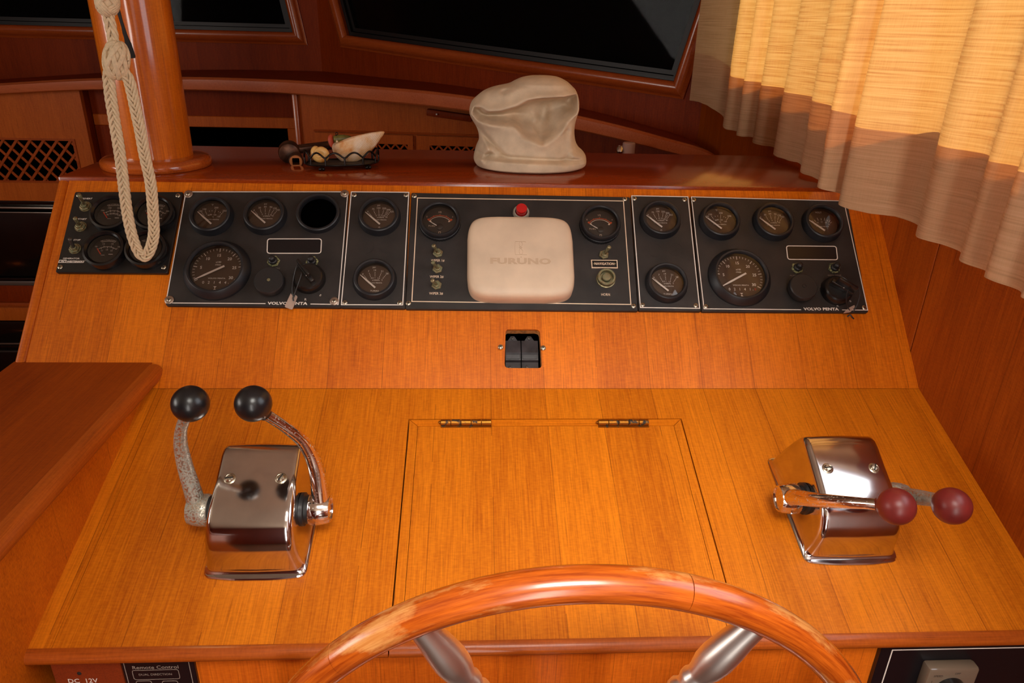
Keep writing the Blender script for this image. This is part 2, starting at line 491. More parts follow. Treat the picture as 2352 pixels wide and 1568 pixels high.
M_dullmetal = plain('dull_dark_metal', (92, 88, 84), 0.5, 0.8)
M_screw = plain('screw_metal', (190, 180, 160), 0.32, 1.0)
M_washer = plain('washer_metal', (168, 150, 136), 0.42, 0.9)
M_slot = plain('screw_slot', (28, 24, 20), 0.8)
M_verdigris = plain('verdigris', (150, 150, 104), 0.85, rgb2=(52, 58, 36), scale=380, thresh=(0.44, 0.58))
M_hinge = plain('aged_brass', (160, 104, 38), 0.44, 0.9, rgb2=(48, 40, 30), scale=130, thresh=(0.56, 0.62))
M_chrome = plain('polished_chrome', (206, 201, 200), 0.11, 1.0, var=0.05, scale=24)
M_pitted = plain('pitted_chrome', (222, 212, 206), 0.12, 1.0, rgb2=(150, 140, 124), scale=420, thresh=(0.60, 0.74))
M_corroded = plain('corroded_lever', (206, 196, 180), 0.35, 0.9, rgb2=(150, 150, 138), scale=520, thresh=(0.42, 0.60))
M_steel = plain('brushed_spoke_metal', (240, 234, 228), 0.36, 1.0)
M_ballblack = plain('black_knob', (22, 21, 23), 0.30, bump=0.05)
M_ballred = plain('maroon_knob', (112, 34, 30), 0.38, var=0.10, scale=40)
M_red = plain('red_button', (186, 22, 24), 0.22, coat=0.4)
M_greyring = plain('grey_plastic_ring', (150, 142, 128), 0.5)
M_cover = plain('beige_plastic_cover', (208, 184, 158), 0.5, var=0.035, scale=22)
M_emboss = plain('beige_embossed_letters', (192, 164, 136), 0.5)
M_canvas = plain('cream_canvas', (214, 193, 164), 0.85, var=0.05, scale=40, bump=0.35, bscale=900)
M_rope = plain('cream_cord', (216, 194, 158), 0.8, var=0.04, scale=300, bump=0.3, bscale=900)
M_strap = plain('black_strap', (24, 20, 20), 0.7)
M_wire = plain('dark_bronze_wire', (40, 34, 32), 0.25, 0.8)
M_mesh = plain('dark_mesh_tray', (58, 46, 36), 0.7, var=0.2, scale=300)
M_bronze = plain('oxidised_bronze', (84, 56, 42), 0.42, 0.75, var=0.3, scale=60, bump=0.1)
M_bronzecut = plain('worn_bronze_edge', (150, 88, 44), 0.4, 0.7)
M_snail = plain('honey_snail_shell', (226, 178, 104), 0.35, rgb2=(196, 118, 48), scale=70, thresh=(0.45, 0.7))
M_bird = plain('olive_green_enamel', (98, 92, 40), 0.4, var=0.2, scale=90)
M_birdred = plain('orange_red_enamel', (172, 66, 40), 0.45)
M_black = plain('gloss_black_appliance', (10, 9, 9), 0.12, coat=0.3)
M_gasket = plain('black_gasket', (7, 7, 7), 0.45)
M_trim = plain('satin_metal_trim', (170, 158, 146), 0.3, 0.9)
M_ceil = plain('cream_headliner', (226, 208, 180), 0.8)
M_floor = plain('dark_sole', (96, 56, 30), 0.6)
M_tag = plain('stamped_metal_tag', (206, 184, 170), 0.42, 0.6, bump=0.5, bscale=500)
M_blacknavy = plain('blue_black_panel', (16, 15, 20), 0.3)
M_clear = plain('smoked_clear_cover', (120, 104, 88), 0.12, coat=0.5)
M_coverdark = plain('outside_window_cover', (9, 8, 8), 0.8, spec=0.2)

def glass_mat(name, tint, alpha):
    m, nt, p = new_mat(name)
    out = nt.nodes['Material Output']
    nt.nodes.remove(p)
    tr = N(nt, 'ShaderNodeBsdfTransparent'); tr.inputs[0].default_value = tint
    gl = N(nt, 'ShaderNodeBsdfGlossy'); gl.inputs['Roughness'].default_value = 0.03; gl.inputs[0].default_value = (1, 1, 1, 1)
    fr = N(nt, 'ShaderNodeFresnel'); fr.inputs[0].default_value = 1.5
    mx = N(nt, 'ShaderNodeMixShader')
    nt.links.new(mathn(nt, 'MULTIPLY', fr.outputs[0], alpha), mx.inputs[0])
    nt.links.new(tr.outputs[0], mx.inputs[1]); nt.links.new(gl.outputs[0], mx.inputs[2])
    nt.links.new(mx.outputs[0], out.inputs[0])
    return m
M_lens = glass_mat('gauge_lens_glass', (0.96, 0.94, 0.92, 1), 1.0)
M_pane = glass_mat('window_glass', (0.7, 0.7, 0.7, 1), 0.04)

def cloth_mat():
    m, nt, p = new_mat('slub_linen_curtain')
    L = nt.links.new
    out = nt.nodes['Material Output']; nt.nodes.remove(p)
    tc = N(nt, 'ShaderNodeTexCoord')
    uv = N(nt, 'ShaderNodeUVMap')
    mp = N(nt, 'ShaderNodeMapping'); mp.inputs['Scale'].default_value = (9, 420, 1)
    L(uv.outputs[0], mp.inputs[0])
    n = N(nt, 'ShaderNodeTexNoise'); n.inputs['Scale'].default_value = 1.0; n.inputs['Detail'].default_value = 3
    L(mp.outputs[0], n.inputs['Vector'])
    mp2 = N(nt, 'ShaderNodeMapping'); mp2.inputs['Scale'].default_value = (900, 40, 1)
    L(uv.outputs[0], mp2.inputs[0])
    n2 = N(nt, 'ShaderNodeTexNoise'); n2.inputs['Scale'].default_value = 1.0
    L(mp2.outputs[0], n2.inputs['Vector'])
    v = mathn(nt, 'ADD', mathn(nt, 'MULTIPLY', n.outputs[0], 0.8), mathn(nt, 'MULTIPLY', n2.outputs[0], 0.2))
    r = ramp(nt, [(0.28, lin(214, 176, 134)), (0.5, lin(228, 192, 150)), (0.68, lin(236, 204, 164))]); L(v, r.inputs[0])
    r2 = ramp(nt, [(0.32, lin(194, 126, 56)), (0.46, lin(218, 160, 82)), (0.62, lin(232, 180, 102))]); L(v, r2.inputs[0])
    df = N(nt, 'ShaderNodeBsdfDiffuse'); L(r.outputs[0], df.inputs[0])
    tl = N(nt, 'ShaderNodeBsdfTranslucent'); L(r2.outputs[0], tl.inputs[0])
    mx = N(nt, 'ShaderNodeMixShader'); mx.inputs[0].default_value = 0.36
    L(df.outputs[0], mx.inputs[1]); L(tl.outputs[0], mx.inputs[2]); L(mx.outputs[0], out.inputs[0])
    return m
M_cloth = cloth_mat()
def shell_mat():
    m, nt, p = new_mat('ribbed_clam_shell')
    L = nt.links.new
    tc = N(nt, 'ShaderNodeTexCoord')
    n = N(nt, 'ShaderNodeTexNoise'); n.inputs['Scale'].default_value = 45; n.inputs['Detail'].default_value = 6
    L(tc.outputs['Object'], n.inputs['Vector'])
    r = ramp(nt, [(0.40, lin(232, 206, 178)), (0.56, lin(222, 180, 132)), (0.66, lin(206, 138, 70))]); L(n.outputs[0], r.inputs[0])
    L(r.outputs[0], p.inputs['Base Color']); p.inputs['Roughness'].default_value = 0.6
    return m
M_shell = shell_mat()

# ------------------------------------------------------------------ parenting helper
INV = {}
def thing(name, M, local=None):
    """Empty at the thing's base. Parts are modelled in world space (local None) or in the frame `local`."""
    o = empty(name, M)
    INV[o.name] = M.inverted() @ (local if local is not None else Matrix.Identity(4))
    return o
def part(mb, name, mat, parent, angle=35):
    o = mb.build(name, mat, None, angle)
    o.parent = parent
    if parent.name in INV: o.matrix_parent_inverse = INV[parent.name]
    return o
def single(mb, name, mat, label, cat, M=None, group=None, angle=35):
    """a thing that is one mesh, modelled in the frame M (world when None)"""
    o = mb.build(name, mat, None, angle)
    if M is not None: o.matrix_world = M
    return tag(o, label, cat, group)

# ------------------------------------------------------------------ room shell
XR = 0.622            # starboard cabin side
XL = -0.607           # port edge of the helm console
Z0 = 0.0
ZC = CZ + 0.56
XROOM = -2.3
YB = -1.85
YA = 2.9              # forward bulkhead, port and middle part
sx = at_y(735, 95, YA).x
Bo = Vector((sx, YA, 0)); Be = Vector((XR + 0.02, 2.02, 0))
BU = (Be - Bo).normalized(); BN = Vector((BU.y, -BU.x, 0)); BLEN = (Be - Bo).length
def PB(px, py, off=0.0):
    p = hit(px, py, Bo + BN * off, BN) - Bo
    return Vector((p.dot(BU), p.z))
def PA(px, py):
    p = at_y(px, py, YA); return Vector((p.x, p.z))

structure(MB().box((-0.8, 0.5, -0.02), (3.1, 4.9, 0.04)).build('floor', M_floor))
structure(MB().box((-0.8, 0.5, ZC + 0.02), (3.1, 4.9, 0.04)).build('ceiling', M_ceil))
structure(MB().box((XROOM - 0.02, 0.5, ZC / 2), (0.04, 4.9, ZC)).build('wall_left', M_wall))
structure(MB().box((-0.8, YB - 0.02, ZC / 2), (3.1, 0.04, ZC)).build('wall_back', M_bulk))

# starboard side: boards below the sill, opening with the curtain in front of it
WY0, WY1, WZ0, WZ1 = 0.74, 1.97, CZ - 0.105, CZ + 0.42
wr = empty('wall_right', TR(XR, 0.6, 0)); structure(wr); INV[wr.name] = TR(XR, 0.6, 0).inverted()
YS = 0.905
def wpanel(y0, y1, z0, z1):
    part(MB().rbox((XR + 0.012, (y0 + y1) / 2, (z0 + z1) / 2), (0.024, y1 - y0, z1 - z0), 0.0012, 1), 'wall_panel', M_wall, wr)
V0, V1, VZ0, VZ1 = 0.12, 0.60, CZ - 0.15, CZ + 0.42
wpanel(YB, V0, Z0, ZC)
wpanel(V0, V1, Z0, VZ0)
wpanel(V0, V1, VZ1, ZC)
wpanel(V1, YS - 0.0010, Z0, WZ0)
wpanel(YS + 0.0010, 2.98, Z0, WZ0)
wpanel(V1, WY0, WZ0, ZC)
wpanel(WY1, 2.98, WZ0, ZC)
wpanel(WY0, WY1, WZ1, ZC)
part(MB().box((XR + 0.032, YS, 0.72), (0.012, 0.06, 1.2)), 'seam_backing', M_hole, wr)

# forward bulkhead with its two windows
wf = empty('wall_front', TR(0, YA, 0)); structure(wf); INV[wf.name] = TR(0, YA, 0).inverted()
def ext(p0, p1, z):                     # extend a jamb line up to height z
    t = (z - p0.y) / (p1.y - p0.y); return p0 + (p1 - p0) * t
ZW = CZ + 0.16
FA = frame(Vector((0, YA, 0)), Vector((1, 0, 0)), Vector((0, 0, 1)), Vector((0, -1, 0)))
FB = frame(Bo, BU, Vector((0, 0, 1)), BN)
a_br, a_tr = PA(673, 74), PA(655, 0)
A_open = [Vector((-1.95, a_br.y)), a_br, ext(a_br, a_tr, ZW), Vector((-1.95, ZW))]
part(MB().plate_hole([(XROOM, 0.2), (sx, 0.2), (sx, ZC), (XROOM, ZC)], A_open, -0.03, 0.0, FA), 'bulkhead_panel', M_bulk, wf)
b_bl, b_tl, b_br, b_tr = PB(797, 81), PB(775, 0), PB(1549, 187), PB(1611, 0)
B_open = [b_bl, b_br, ext(b_br, b_tr, ZW), ext(b_bl, b_tl, ZW)]
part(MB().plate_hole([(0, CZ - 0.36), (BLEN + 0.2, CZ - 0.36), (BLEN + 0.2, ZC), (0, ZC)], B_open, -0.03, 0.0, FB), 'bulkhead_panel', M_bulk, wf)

part(MB().box(((XROOM + XR) / 2, YA + 0.045, (CZ - 0.25) / 2), (XR - XROOM, 0.02, CZ - 0.25)), 'lower_bulkhead_panel', M_bulk, wf)
def window(name, FR, op, wid):
    w = empty(name, FR @ TR(op[0].x, op[0].y, 0)); structure(w)
    INV[w.name] = TR(-op[0].x, -op[0].y, 0)
    n = len(op)
    cen = sum((Vector((p.x, p.y)) for p in op), Vector((0, 0))) / n
    out = inset([Vector((p.x, p.y)) for p in op], -wid)
    for i in range(n):                  # mitred, rounded moulding on each side
        j = (i + 1) % n
        a, b, A, B = op[i], op[j], out[i], out[j]
        prof = [(0.0, -0.012), (0.0, 0.008), (0.22, 0.018), (0.55, 0.018), (0.80, 0.012), (0.86, 0.007), (1.0, 0.005), (1.0, 0.0)]
        vs = []
        for (t, h) in prof:
            p = Vector((a.x, a.y)).lerp(A, t); q = Vector((b.x, b.y)).lerp(B, t)
            vs += [(p.x, p.y, h), (q.x, q.y, h)]
        fs = [(2 * k, 2 * k + 1, 2 * k + 3, 2 * k + 2) for k in range(len(prof) - 1)]
        part(MB().add(vs, fs, None, True), 'frame_moulding', M_mould, w, angle=50)
    ins = inset([Vector((p.x, p.y)) for p in op], 0.016)
    for k, (d, h) in enumerate(((0.0, -0.012), (0.014, -0.022))):
        o1 = inset([Vector((p.x, p.y)) for p in op], d); o2 = inset(o1, 0.012)
        part(MB().plate_hole(o1, o2, h - 0.012, h), 'gasket', M_gasket, w)
    part(MB().prism(inset(op, 0.004), -0.034, -0.031), 'pane', M_pane, w)
    o3 = inset([Vector((p.x, p.y)) for p in op], -0.06)
    part(MB().prism(o3, -0.05, -0.040), 'outside_cover', M_coverdark, w)
    return w
window('window_1', FA, A_open, 0.042)
window('window_2', FB, B_open, 0.042)
# outer skin of the side window: bare glass behind the curtain
w3 = empty('window_3', TR(XR, WY0, WZ0)); structure(w3); INV[w3.name] = TR(XR, WY0, WZ0).inverted()
part(MB().box((XR + 0.02, (WY0 + WY1) / 2, (WZ0 + WZ1) / 2), (0.004, WY1 - WY0, WZ1 - WZ0)), 'pane', glass_mat('clear_side_glass', (0.97, 0.98, 0.98, 1), 0.6), w3)

# ------------------------------------------------------------------ helm console
BF = KP(1000, 1472).y                     # front edge of the desk, measured down the slope
BT = (TOPZ - JD.z) / SD.z                 # top edge of the dash face
DL = -0.430                               # port edge of the desk
YTF = JD.y + SD.y * BT
YTB = 1.385
helm = thing('helm_console', TR(0, 0.9, 0))
tag(helm, 'orange varnished teak helm console with sloping dash and desk', 'console')
hx0, hx1 = DP(1158, 762).x, DP(1243, 762).x
hb0, hb1 = DP(1200, 845).y, DP(1200, 756).y
hole = round_poly([(hx0, hb0), (hx1, hb0), (hx1 - .002, hb1), (hx0 + .002, hb1)], 0.006, 3)
hole = [p + Vector((random.uniform(-1, 1), random.uniform(-1, 1))) * 0.0004 for p in hole]
part(MB().plate_hole([(XL + 0.016, 0.0001), (XR, 0.0001), (XR, BT), (XL + 0.016, BT)], hole, -0.004, 0.0, MD), 'dash_face', M_dash, helm)
part(MB().plate_hole([(hx0 - .03, hb0 - .03), (hx1 + .03, hb0 - .03), (hx1 + .03, hb1 + .03), (hx0 - .03, hb1 + .03)], hole, -0.016, -0.0041, MD), 'cutout_edge', M_cutwood, helm)
part(MB().box(((hx0 + hx1) / 2, (hb0 + hb1) / 2, -0.05), (0.12, 0.12, 0.004), MD), 'cutout_backing', M_hole, helm)
part(MB().rbox((XL + 0.0077, BT / 2 - 0.006, -0.012), (0.0154, BT + 0.012, 0.024), 0.005, 3, MD), 'dash_corner_trim', M_dash, helm)
# top
part(MB().rbox(((XL + XR) / 2, (YTF - 0.004 + YTB) / 2, TOPZ - 0.011), (XR - XL, YTB - YTF + 0.008, 0.022), 0.0035, 2), 'dash_top', M_top, helm)
part(MB().box(((XL + XR) / 2, YTB - 0.02, TOPZ / 2), (XR - XL - 0.002, 0.02, TOPZ - 0.022)), 'dash_back', M_side, helm)
ys = [(JD.y - 0.05, 0.05), (YTB - 0.03, 0.05), (YTB - 0.03, TOPZ - 0.022), (YTF + 0.01, TOPZ - 0.022), (JD.y + 0.012, JD.z - 0.02), (JD.y - 0.05, JD.z - 0.04)]
part(MB().prism(ys, 0, 0.014, frame(Vector((XL + 0.001, 0, 0)), Vector((0, 1, 0)), Vector((0, 0, 1)), XA)), 'dash_side', M_side, helm)
# desk
h0, h1 = KP(942, 968).x - 0.001, KP(1562, 970).x + 0.002
bh = KP(1240, 963).y
g = 0.0013
poly = [(DL, BF), (h0 - g, BF), (h0 - g, bh + g), (h1 + g, bh + g), (h1 + g, BF), (XR, BF), (XR, -0.0005), (DL + 0.0235, -0.0005), (DL + 0.0235, BF)]
poly = poly[1:]
part(MB().prism(poly, -0.020, 0.0, MK, 0.0), 'desk_top', M_desk, helm)
part(MB().prism([(DL, BF), (DL + 0.0230, BF), (DL + 0.0230, -0.0005), (DL, -0.0005)], -0.020, 0.0, MK, 0.0), 'desk_edge_strip', M_desk, helm)
def nosing(parent, x0, x1):
    prof = [(0.0, 0.0004), (-0.005, 0.0006), (-0.0095, -0.0014), (-0.0120, -0.0046), (-0.0122, -0.0080), (-0.0105, -0.0112), (-0.006, -0.0130), (0.0, -0.0130)]
    vs, fs = [], []
    for x in (x0, x1):
        for (b, n_) in prof: vs.append((x, BF + b, n_))
    m = len(prof)
    for i in range(m - 1): fs.append((i, i + 1, m + i + 1, m + i))
    fs += [list(range(m)), [m + i for i in reversed(range(m))]]
    return part(MB().add(vs, fs, MK, True), 'nosing', M_nose, parent, angle=50)
nosing(helm, DL - 0.004, h0 - g); nosing(helm, h1 + g, XR)
part(MB().box(((DL + XR) / 2, (BF + 0.01 + 0.02) / 2 - 0.01, -0.07), (XR - DL - .004, -BF - 0.02, 0.004), MK), 'locker_bottom', M_hole, helm)
YF = JD.y + SK.y * (BF - 0.004)
ZF = JD.z + SK.z * (BF - 0.004)
part(MB().box(((DL + 0.028 + XR) / 2, YF + 0.013, (ZF - 0.02) / 2), (XR - DL - 0.028, 0.012, ZF - 0.02)), 'front_panel', M_apron, helm)
part(MB().box(((DL + XR) / 2, JD.y - 0.004, 0.42), (XR - DL - 0.02, 0.012, 0.8)), 'inner_panel', M_hole, helm)
# hatch lid
lid = part(MB().prism([(h0 + 0.0115, BF), (h1 - 0.0115, BF), (h1 - 0.0115, bh - 0.0115), (h0 + 0.0115, bh - 0.0115)], -0.020, 0.0, MK), 'hatch_lid', M_desk, helm)
e = 0.0113
for pl, mt in (([(h0, BF), (h0 + e, BF), (h0 + e, bh - e), (h0, bh)], M_desk), ([(h1 - e, BF), (h1, BF), (h1, bh), (h1 - e, bh - e)], M_desk), ([(h0, bh), (h0 + e, bh - e), (h1 - e, bh - e), (h1, bh)], M_deskx)):
    cx = sum(p[0] for p in pl) / 4; cy = sum(p[1] for p in pl) / 4
    pl = inset([Vector(p) for p in (pl if (pl[1][0] - pl[0][0]) * (pl[2][1] - pl[1][1]) - (pl[1][1] - pl[0][1]) * (pl[2][0] - pl[1][0]) > 0 else list(reversed(pl)))], 0.00035)
    part(MB().prism(pl, -0.020, 0.0002, MK), 'edge_strip', mt, lid)
nosing(lid, h0, h1)
for (pa, pb) in ((1012, 1129), (1374, 1490)):
    c0, c1 = KP(pa, 969, 0.004), KP(pb, 969, 0.004)
    L_ = (c1 - c0).x; hb = (c0.y + c1.y) / 2
    hg = None
    for k in range(5):
        w_ = L_ / 5
        T = MK @ TR(c0.x + w_ * (k + 0.5), hb, 0.0035) @ Matrix.Rotation(pi / 2, 4, 'Y')
        r_ = 0.0038
        mb = MB().lathe([(0.0015, -w_ / 2 + .0001), (r_, -w_ / 2 + 0.0005), (r_, w_ / 2 - 0.0005), (0.0015, w_ / 2 - .0001)], 16, T, True, True, True)
        if k == 0: mb.lathe([(0.0005, -w_ / 2 - 0.003), (0.002, -w_ / 2 - 0.0015), (0.0026, -w_ / 2)], 12, T, True, True, False)
        if hg is None:
            mb.box((c0.x + L_ / 2, hb - 0.003, 0.0004), (L_, 0.006, 0.0008), MK)
            hg = part(mb, 'hinge', M_hinge, lid); hg['label'] = 'worn brass butt hinge'
        else: part(mb, 'hinge_knuckle', M_hinge, hg)

def screw_geo(a, b, n, r, T, tilt=0.0, h=0.0014):
    S = T @ TR(a, b, n)
    head = MB().lathe([(r, 0), (r, h * 0.35), (r * 0.8, h * 0.8), (r * 0.4, h), (0.0002, h)], 16, S)
    sl = MB()
    for q in (tilt, tilt + pi / 2):
        sl.box((0, 0, h * 0.98), (r * 1.15, r * 0.26, 0.0003), S @ Matrix.Rotation(q, 4, 'Z'))
    return head, sl
def screw(parent, a, b, n, r=0.0032, T=Matrix.Identity(4), washer=0.0, wmat=None, tilt=None, mat=None):
    tilt = random.uniform(0, 1.5) if tilt is None else tilt
    base = n
    if washer:
        w = part(MB().lathe([(washer, 0), (washer, 0.0009), (washer * 0.9, 0.0014), (r, 0.0016)], 24, T @ TR(a, b, n)), 'washer', wmat or M_washer, parent)
        base += 0.0012
    hd, sl = screw_geo(a, b, base, r, T, tilt)
    s = part(hd, 'screw', mat or M_screw, parent)
    part(sl, 'screw_slot', M_slot, s)
for (px, py, h_) in ((1150, 796, 0.006), (1248, 798, 0.004)):
    c = DP(px, py, h_)
    S = MD @ TR(c.x, c.y, 0)
    s = part(MB().lathe([(0.0016, 0), (0.0016, h_ - 0.002), (0.0036, h_ - 0.0014), (0.0036, h_ - 0.0005), (0.0022, h_ + 0.0006), (0.0003, h_ + 0.0008)], 16, S), 'screw', M_screw, helm)
    sl = MB()
    for q in (0.4, 0.4 + pi / 2): sl.box((0, 0, h_ + 0.0008), (0.004, 0.0009, 0.0003), S @ Matrix.Rotation(q, 4, 'Z'))
    part(sl, 'screw_slot', M_slot, s)

# twin switch modules set behind the cut-out
for k, (p0, p1, lb) in enumerate(((1160.5, 1196, 'black switch body behind the dash cut-out, beside the taller loose screw'),
                                  (1197.5, 1236, 'black switch body behind the dash cut-out, nearer the hat side'))):
    x0, x1 = DP(p0, 800, -0.014).x, DP(p1, 800, -0.014).x
    y0, y1 = DP(1200, 840, -0.014).y, DP(1200, 783, -0.014).y
    cx, w_ = (x0 + x1) / 2, x1 - x0 - 0.0006
    ro = thing('switch_module', MD @ TR(cx, y0, -0.03), MD)
    lb = ('black switch body seen in the square dash cut-out, left one of the pair', 'black switch body seen in the square dash cut-out, right one of the pair')[k]
    tag(ro, lb, 'switch', 'switch bodies in the dash cut-out')
    prof = [(y0 - 0.006, -0.016), (y0 + 0.006, -0.0165), (y0 + 0.008, -0.013), (y0 + 0.016, -0.0125), (y0 + 0.0185, -0.0105), (y1, -0.013), (y1, -0.03), (y0 - 0.006, -0.03)]
    part(MB().prism([(p[0], p[1]) for p in prof], -w_ / 2, w_ / 2, frame(Vector((cx, 0, 0)), Vector((0, 1, 0)), Vector((0, 0, 1)), XA)), 'body', M_moduleplastic, ro)
    part(MB().strip(round_poly([(cx - w_ * .44, y0 + 0.0095), (cx + w_ * .44, y0 + 0.0095), (cx + w_ * .44, y0 + 0.0175), (cx - w_ * .44, y0 + 0.0175)], 0.002), 0.0003, -0.0125, 0.0006), 'rocker_outline', M_blackplastic, ro)
    tri = [(cx - 0.009, y1 - 0.001), (cx + 0.009, y1 - 0.001), (cx + 0.0025, y1 + 0.009), (cx - 0.0025, y1 + 0.009)]
    part(MB().prism(tri, -0.022, -0.019), 'mounting_ear', M_moduleplastic, ro)
    screw(ro, cx, y1 + 0.006, -0.019, 0.0026, Matrix.Identity(4), mat=M_dullmetal)
    screw(ro, cx - 0.004, y0 - 0.001, -0.016, 0.0024, Matrix.Identity(4), mat=M_dullmetal)
# ------------------------------------------------------------------ side counter to port of the desk
ZK = CZ - 0.4264
cnt = thing('side_counter', TR(-0.51, 0.6, 0))
tag(cnt, 'narrow flat teak counter with rounded edge beside the desk', 'counter')
part(MB().prism([(XL, 0.15), (-0.428, 0.15), (-0.428, 0.8935), (XL, 0.8935)], ZK - 0.022, ZK), 'counter_top', M_counter, cnt)
prof = [(-0.428, 0.0005), (-0.420, 0.0008), (-0.4155, -0.0015), (-0.4125, -0.007), (-0.4125, -0.013), (-0.4155, -0.019), (-0.421, -0.0215), (-0.428, -0.0215)]
vs = [(x, y, ZK + z) for y in (0.15, 0.884) for (x, z) in prof]; m_ = len(prof)
part(MB().add(vs, [(i, m_ + i, m_ + i + 1, i + 1) for i in range(m_ - 1)] + [list(range(m_)), [m_ + i for i in reversed(range(m_))]], None, True), 'rounded_edge', M_nosey, cnt, angle=50)
part(MB().box((DL - 0.004, 0.52, (ZK - 0.021) / 2), (0.010, 0.74, ZK - 0.021)), 'side_panel', M_side, cnt)
part(MB().box((XL + 0.006, 0.52, (ZK - 0.021) / 2), (0.010, 0.74, ZK - 0.021)), 'outer_panel', M_side, cnt)

# ------------------------------------------------------------------ instrument panels
TH = 0.006
def panel(name, quad, mat, label, border=None, bmat=None, gaps=None, holes=None):
    pts = [DP(*q, TH) for q in quad]
    c = sum(pts, Vector((0, 0))) / 4
    ro = thing(name, MD @ TR(c.x, c.y, 0), MD)
    tag(ro, label, 'panel')
    part(MB().prism(round_poly(pts, 0.0025, 3), 0.0001, TH, None, 0.0009), 'face_plate', mat, ro)
    if border:
        b = [DP(*q, TH) for q in border]
        if gaps:                                   # open bottom side for the maker's name
            g0, g1 = DP(*gaps[0], TH), DP(*gaps[1], TH)
            part(MB().strip([g1, b[2], b[1], b[0], b[3], g0], 0.0012, TH, 0.00015, False), 'border_line', bmat, ro)
        else:
            part(MB().strip(b, 0.0013, TH, 0.00015, True), 'border_line', bmat, ro)
    return ro
def screws(ro, lst, r=0.0034, washer=0.0, wmat=None):
    for (px, py) in lst:
        c = DP(px, py, TH)
        screw(ro, c.x, c.y, TH + 0.0001, r, washer=washer, wmat=wmat)
def lettering(ro, items, mat=None, name='lettering', n=None):
    for it in items:
        t, px, py, size = it[:4]; kw = it[4] if len(it) > 4 else {}
        c = DP(px, py, TH)
        part(MB().text(t, c.x, c.y, size, (n or TH) + 0.0002, **kw), name, mat or M_print, ro)
def ring_pts(u, v, r, a0, a1, n=24):
    return [(u + r * sin(radians(lerp(a0, a1, i / n))), v + r * cos(radians(lerp(a0, a1, i / n)))) for i in range(n + 1)]

def gauge(ro, px, py, draw, RL=0.0237, RB=0.0310, H=0.0125, bez=None, dial=None, deep=0.001, knurl=False, lens=True, label=None):
    c = DP(px, py, TH + H)
    S = TR(c.x, c.y, TH)
    RT = RL + 0.0042
    if bez == 'gloss':
        prof = [(RB, 0), (RB, H * 0.55), (RB - 0.0012, H * 0.92), (RB - 0.004, H), (RL + 0.001, H * 0.72), (RL, H * 0.6), (RL - 0.0004, deep)]
    elif bez == 'vdo':
        prof = [(RB, 0), (RB, 0.006), (RB - 0.0007, 0.0065), (RB - 0.0007, H - 0.002), (RB - 0.0022, H), (RL + 0.0012, H), (RL, H - 0.0012), (RL - 0.0003, deep)]
    else:
        prof = [(RB, 0), (RB, 0.0018), (RB - 0.001, 0.004), (RT + 0.0006, H - 0.001), (RT - 0.0008, H), (RL + 0.0012, H - 0.0003), (RL, H - 0.002), (RL - 0.0002, deep)]
    gz = part(MB().lathe(prof, 56, S, True, False, False), 'gauge', M_gbezel if bez == 'gloss' else M_bezel, ro, angle=40)
    if label: gz['label'] = label
    if knurl:
        mb = MB()
        for i in range(48):
            q = 2 * pi * i / 48
            mb.box((RB, 0, 0.003), (0.0008, 0.0018, 0.006), S @ Matrix.Rotation(q, 4, 'Z'))
        part(mb, 'knurled_ring', M_bezel, gz)
    z = TH + deep
    part(MB().disc(c, RL, z, 48), 'dial', dial or M_dial, gz)
    draw(gz, c, RL, z + 0.0002)
    if lens:
        part(MB().lathe([(RL - 0.0001, H - 0.0034), (RL * 0.8, H - 0.0026), (RL * 0.4, H - 0.0020), (0.0002, H - 0.0019)], 40, S, True, False, True), 'lens', M_lens, gz, angle=80)
    return gz
def needle_mesh(c, R, z, piv, ang, l_tip, l_tail, w0, w1):
    d = Vector((sin(radians(ang)), cos(radians(ang)))); s = Vector((d.y, -d.x))
    p = c + Vector(piv) * R
    q = [p - d * l_tail * R - s * w0 * R / 2, p - d * l_tail * R + s * w0 * R / 2, p + d * l_tip * R * 0.55 + s * w0 * R / 2, p + d * l_tip * R + s * w1 * R / 2, p + d * l_tip * R - s * w1 * R / 2, p + d * l_tip * R * 0.55 - s * w0 * R / 2]
    return MB().prism(q, z + 0.0020, z + 0.0028)
def sweep_dial(outer, inner, unit, unit2, marks=(), foot=None, title=True, needle=-48, angs=None):
    """pressure / temperature dial whose needle swings about a pivot low on the face"""
    def draw(gz, c, R, z):
        mb = MB(); piv = Vector((0.02, -0.50)); ts = 0.165 * R
        def at(a, r): return c + (piv + Vector((sin(radians(a)) * r, cos(radians(a)) * r))) * R
        for (a, s) in outer:
            p = at(a, 1.16); mb.text(s, p.x, p.y, ts, z)
        for (a, s) in inner:
            p = at(a, 0.66); mb.text(s, p.x, p.y, ts * 0.80, z)
        for (a, r0, r1) in marks:
            p, q = at(a, r0), at(a, r1)
            mb.strip([p, q], 0.024 * R, z - 0.0001, 0.0001, False)
        p = c + Vector((-0.08, 0.84)) * R; mb.text(unit, p.x, p.y, ts, z)
        p = c + Vector((0.06, 0.00)) * R; mb.text(unit2, p.x, p.y, ts * 0.78, z)
        p = c + Vector((0.02, -0.18)) * R; mb.text('VOLVO PENTA', p.x, p.y, ts * 0.56, z, sx=1.35, bold=0.01)
        if foot: p = c + Vector((0.02, -0.70)) * R; mb.text(foot, p.x, p.y, ts * 0.8, z, sx=1.2)
        part(mb, 'dial_print', M_print, gz)
        part(needle_mesh(c, R, z, piv, needle, 1.20, 0.05, 0.10, 0.025), 'needle', M_needle, gz)
    return draw
def dm(angs): 
    out = []
    for a in angs: out += [(a, 0.98, 1.04), (a, 0.86, 0.94), (a, 0.76, 0.82)]
    return out
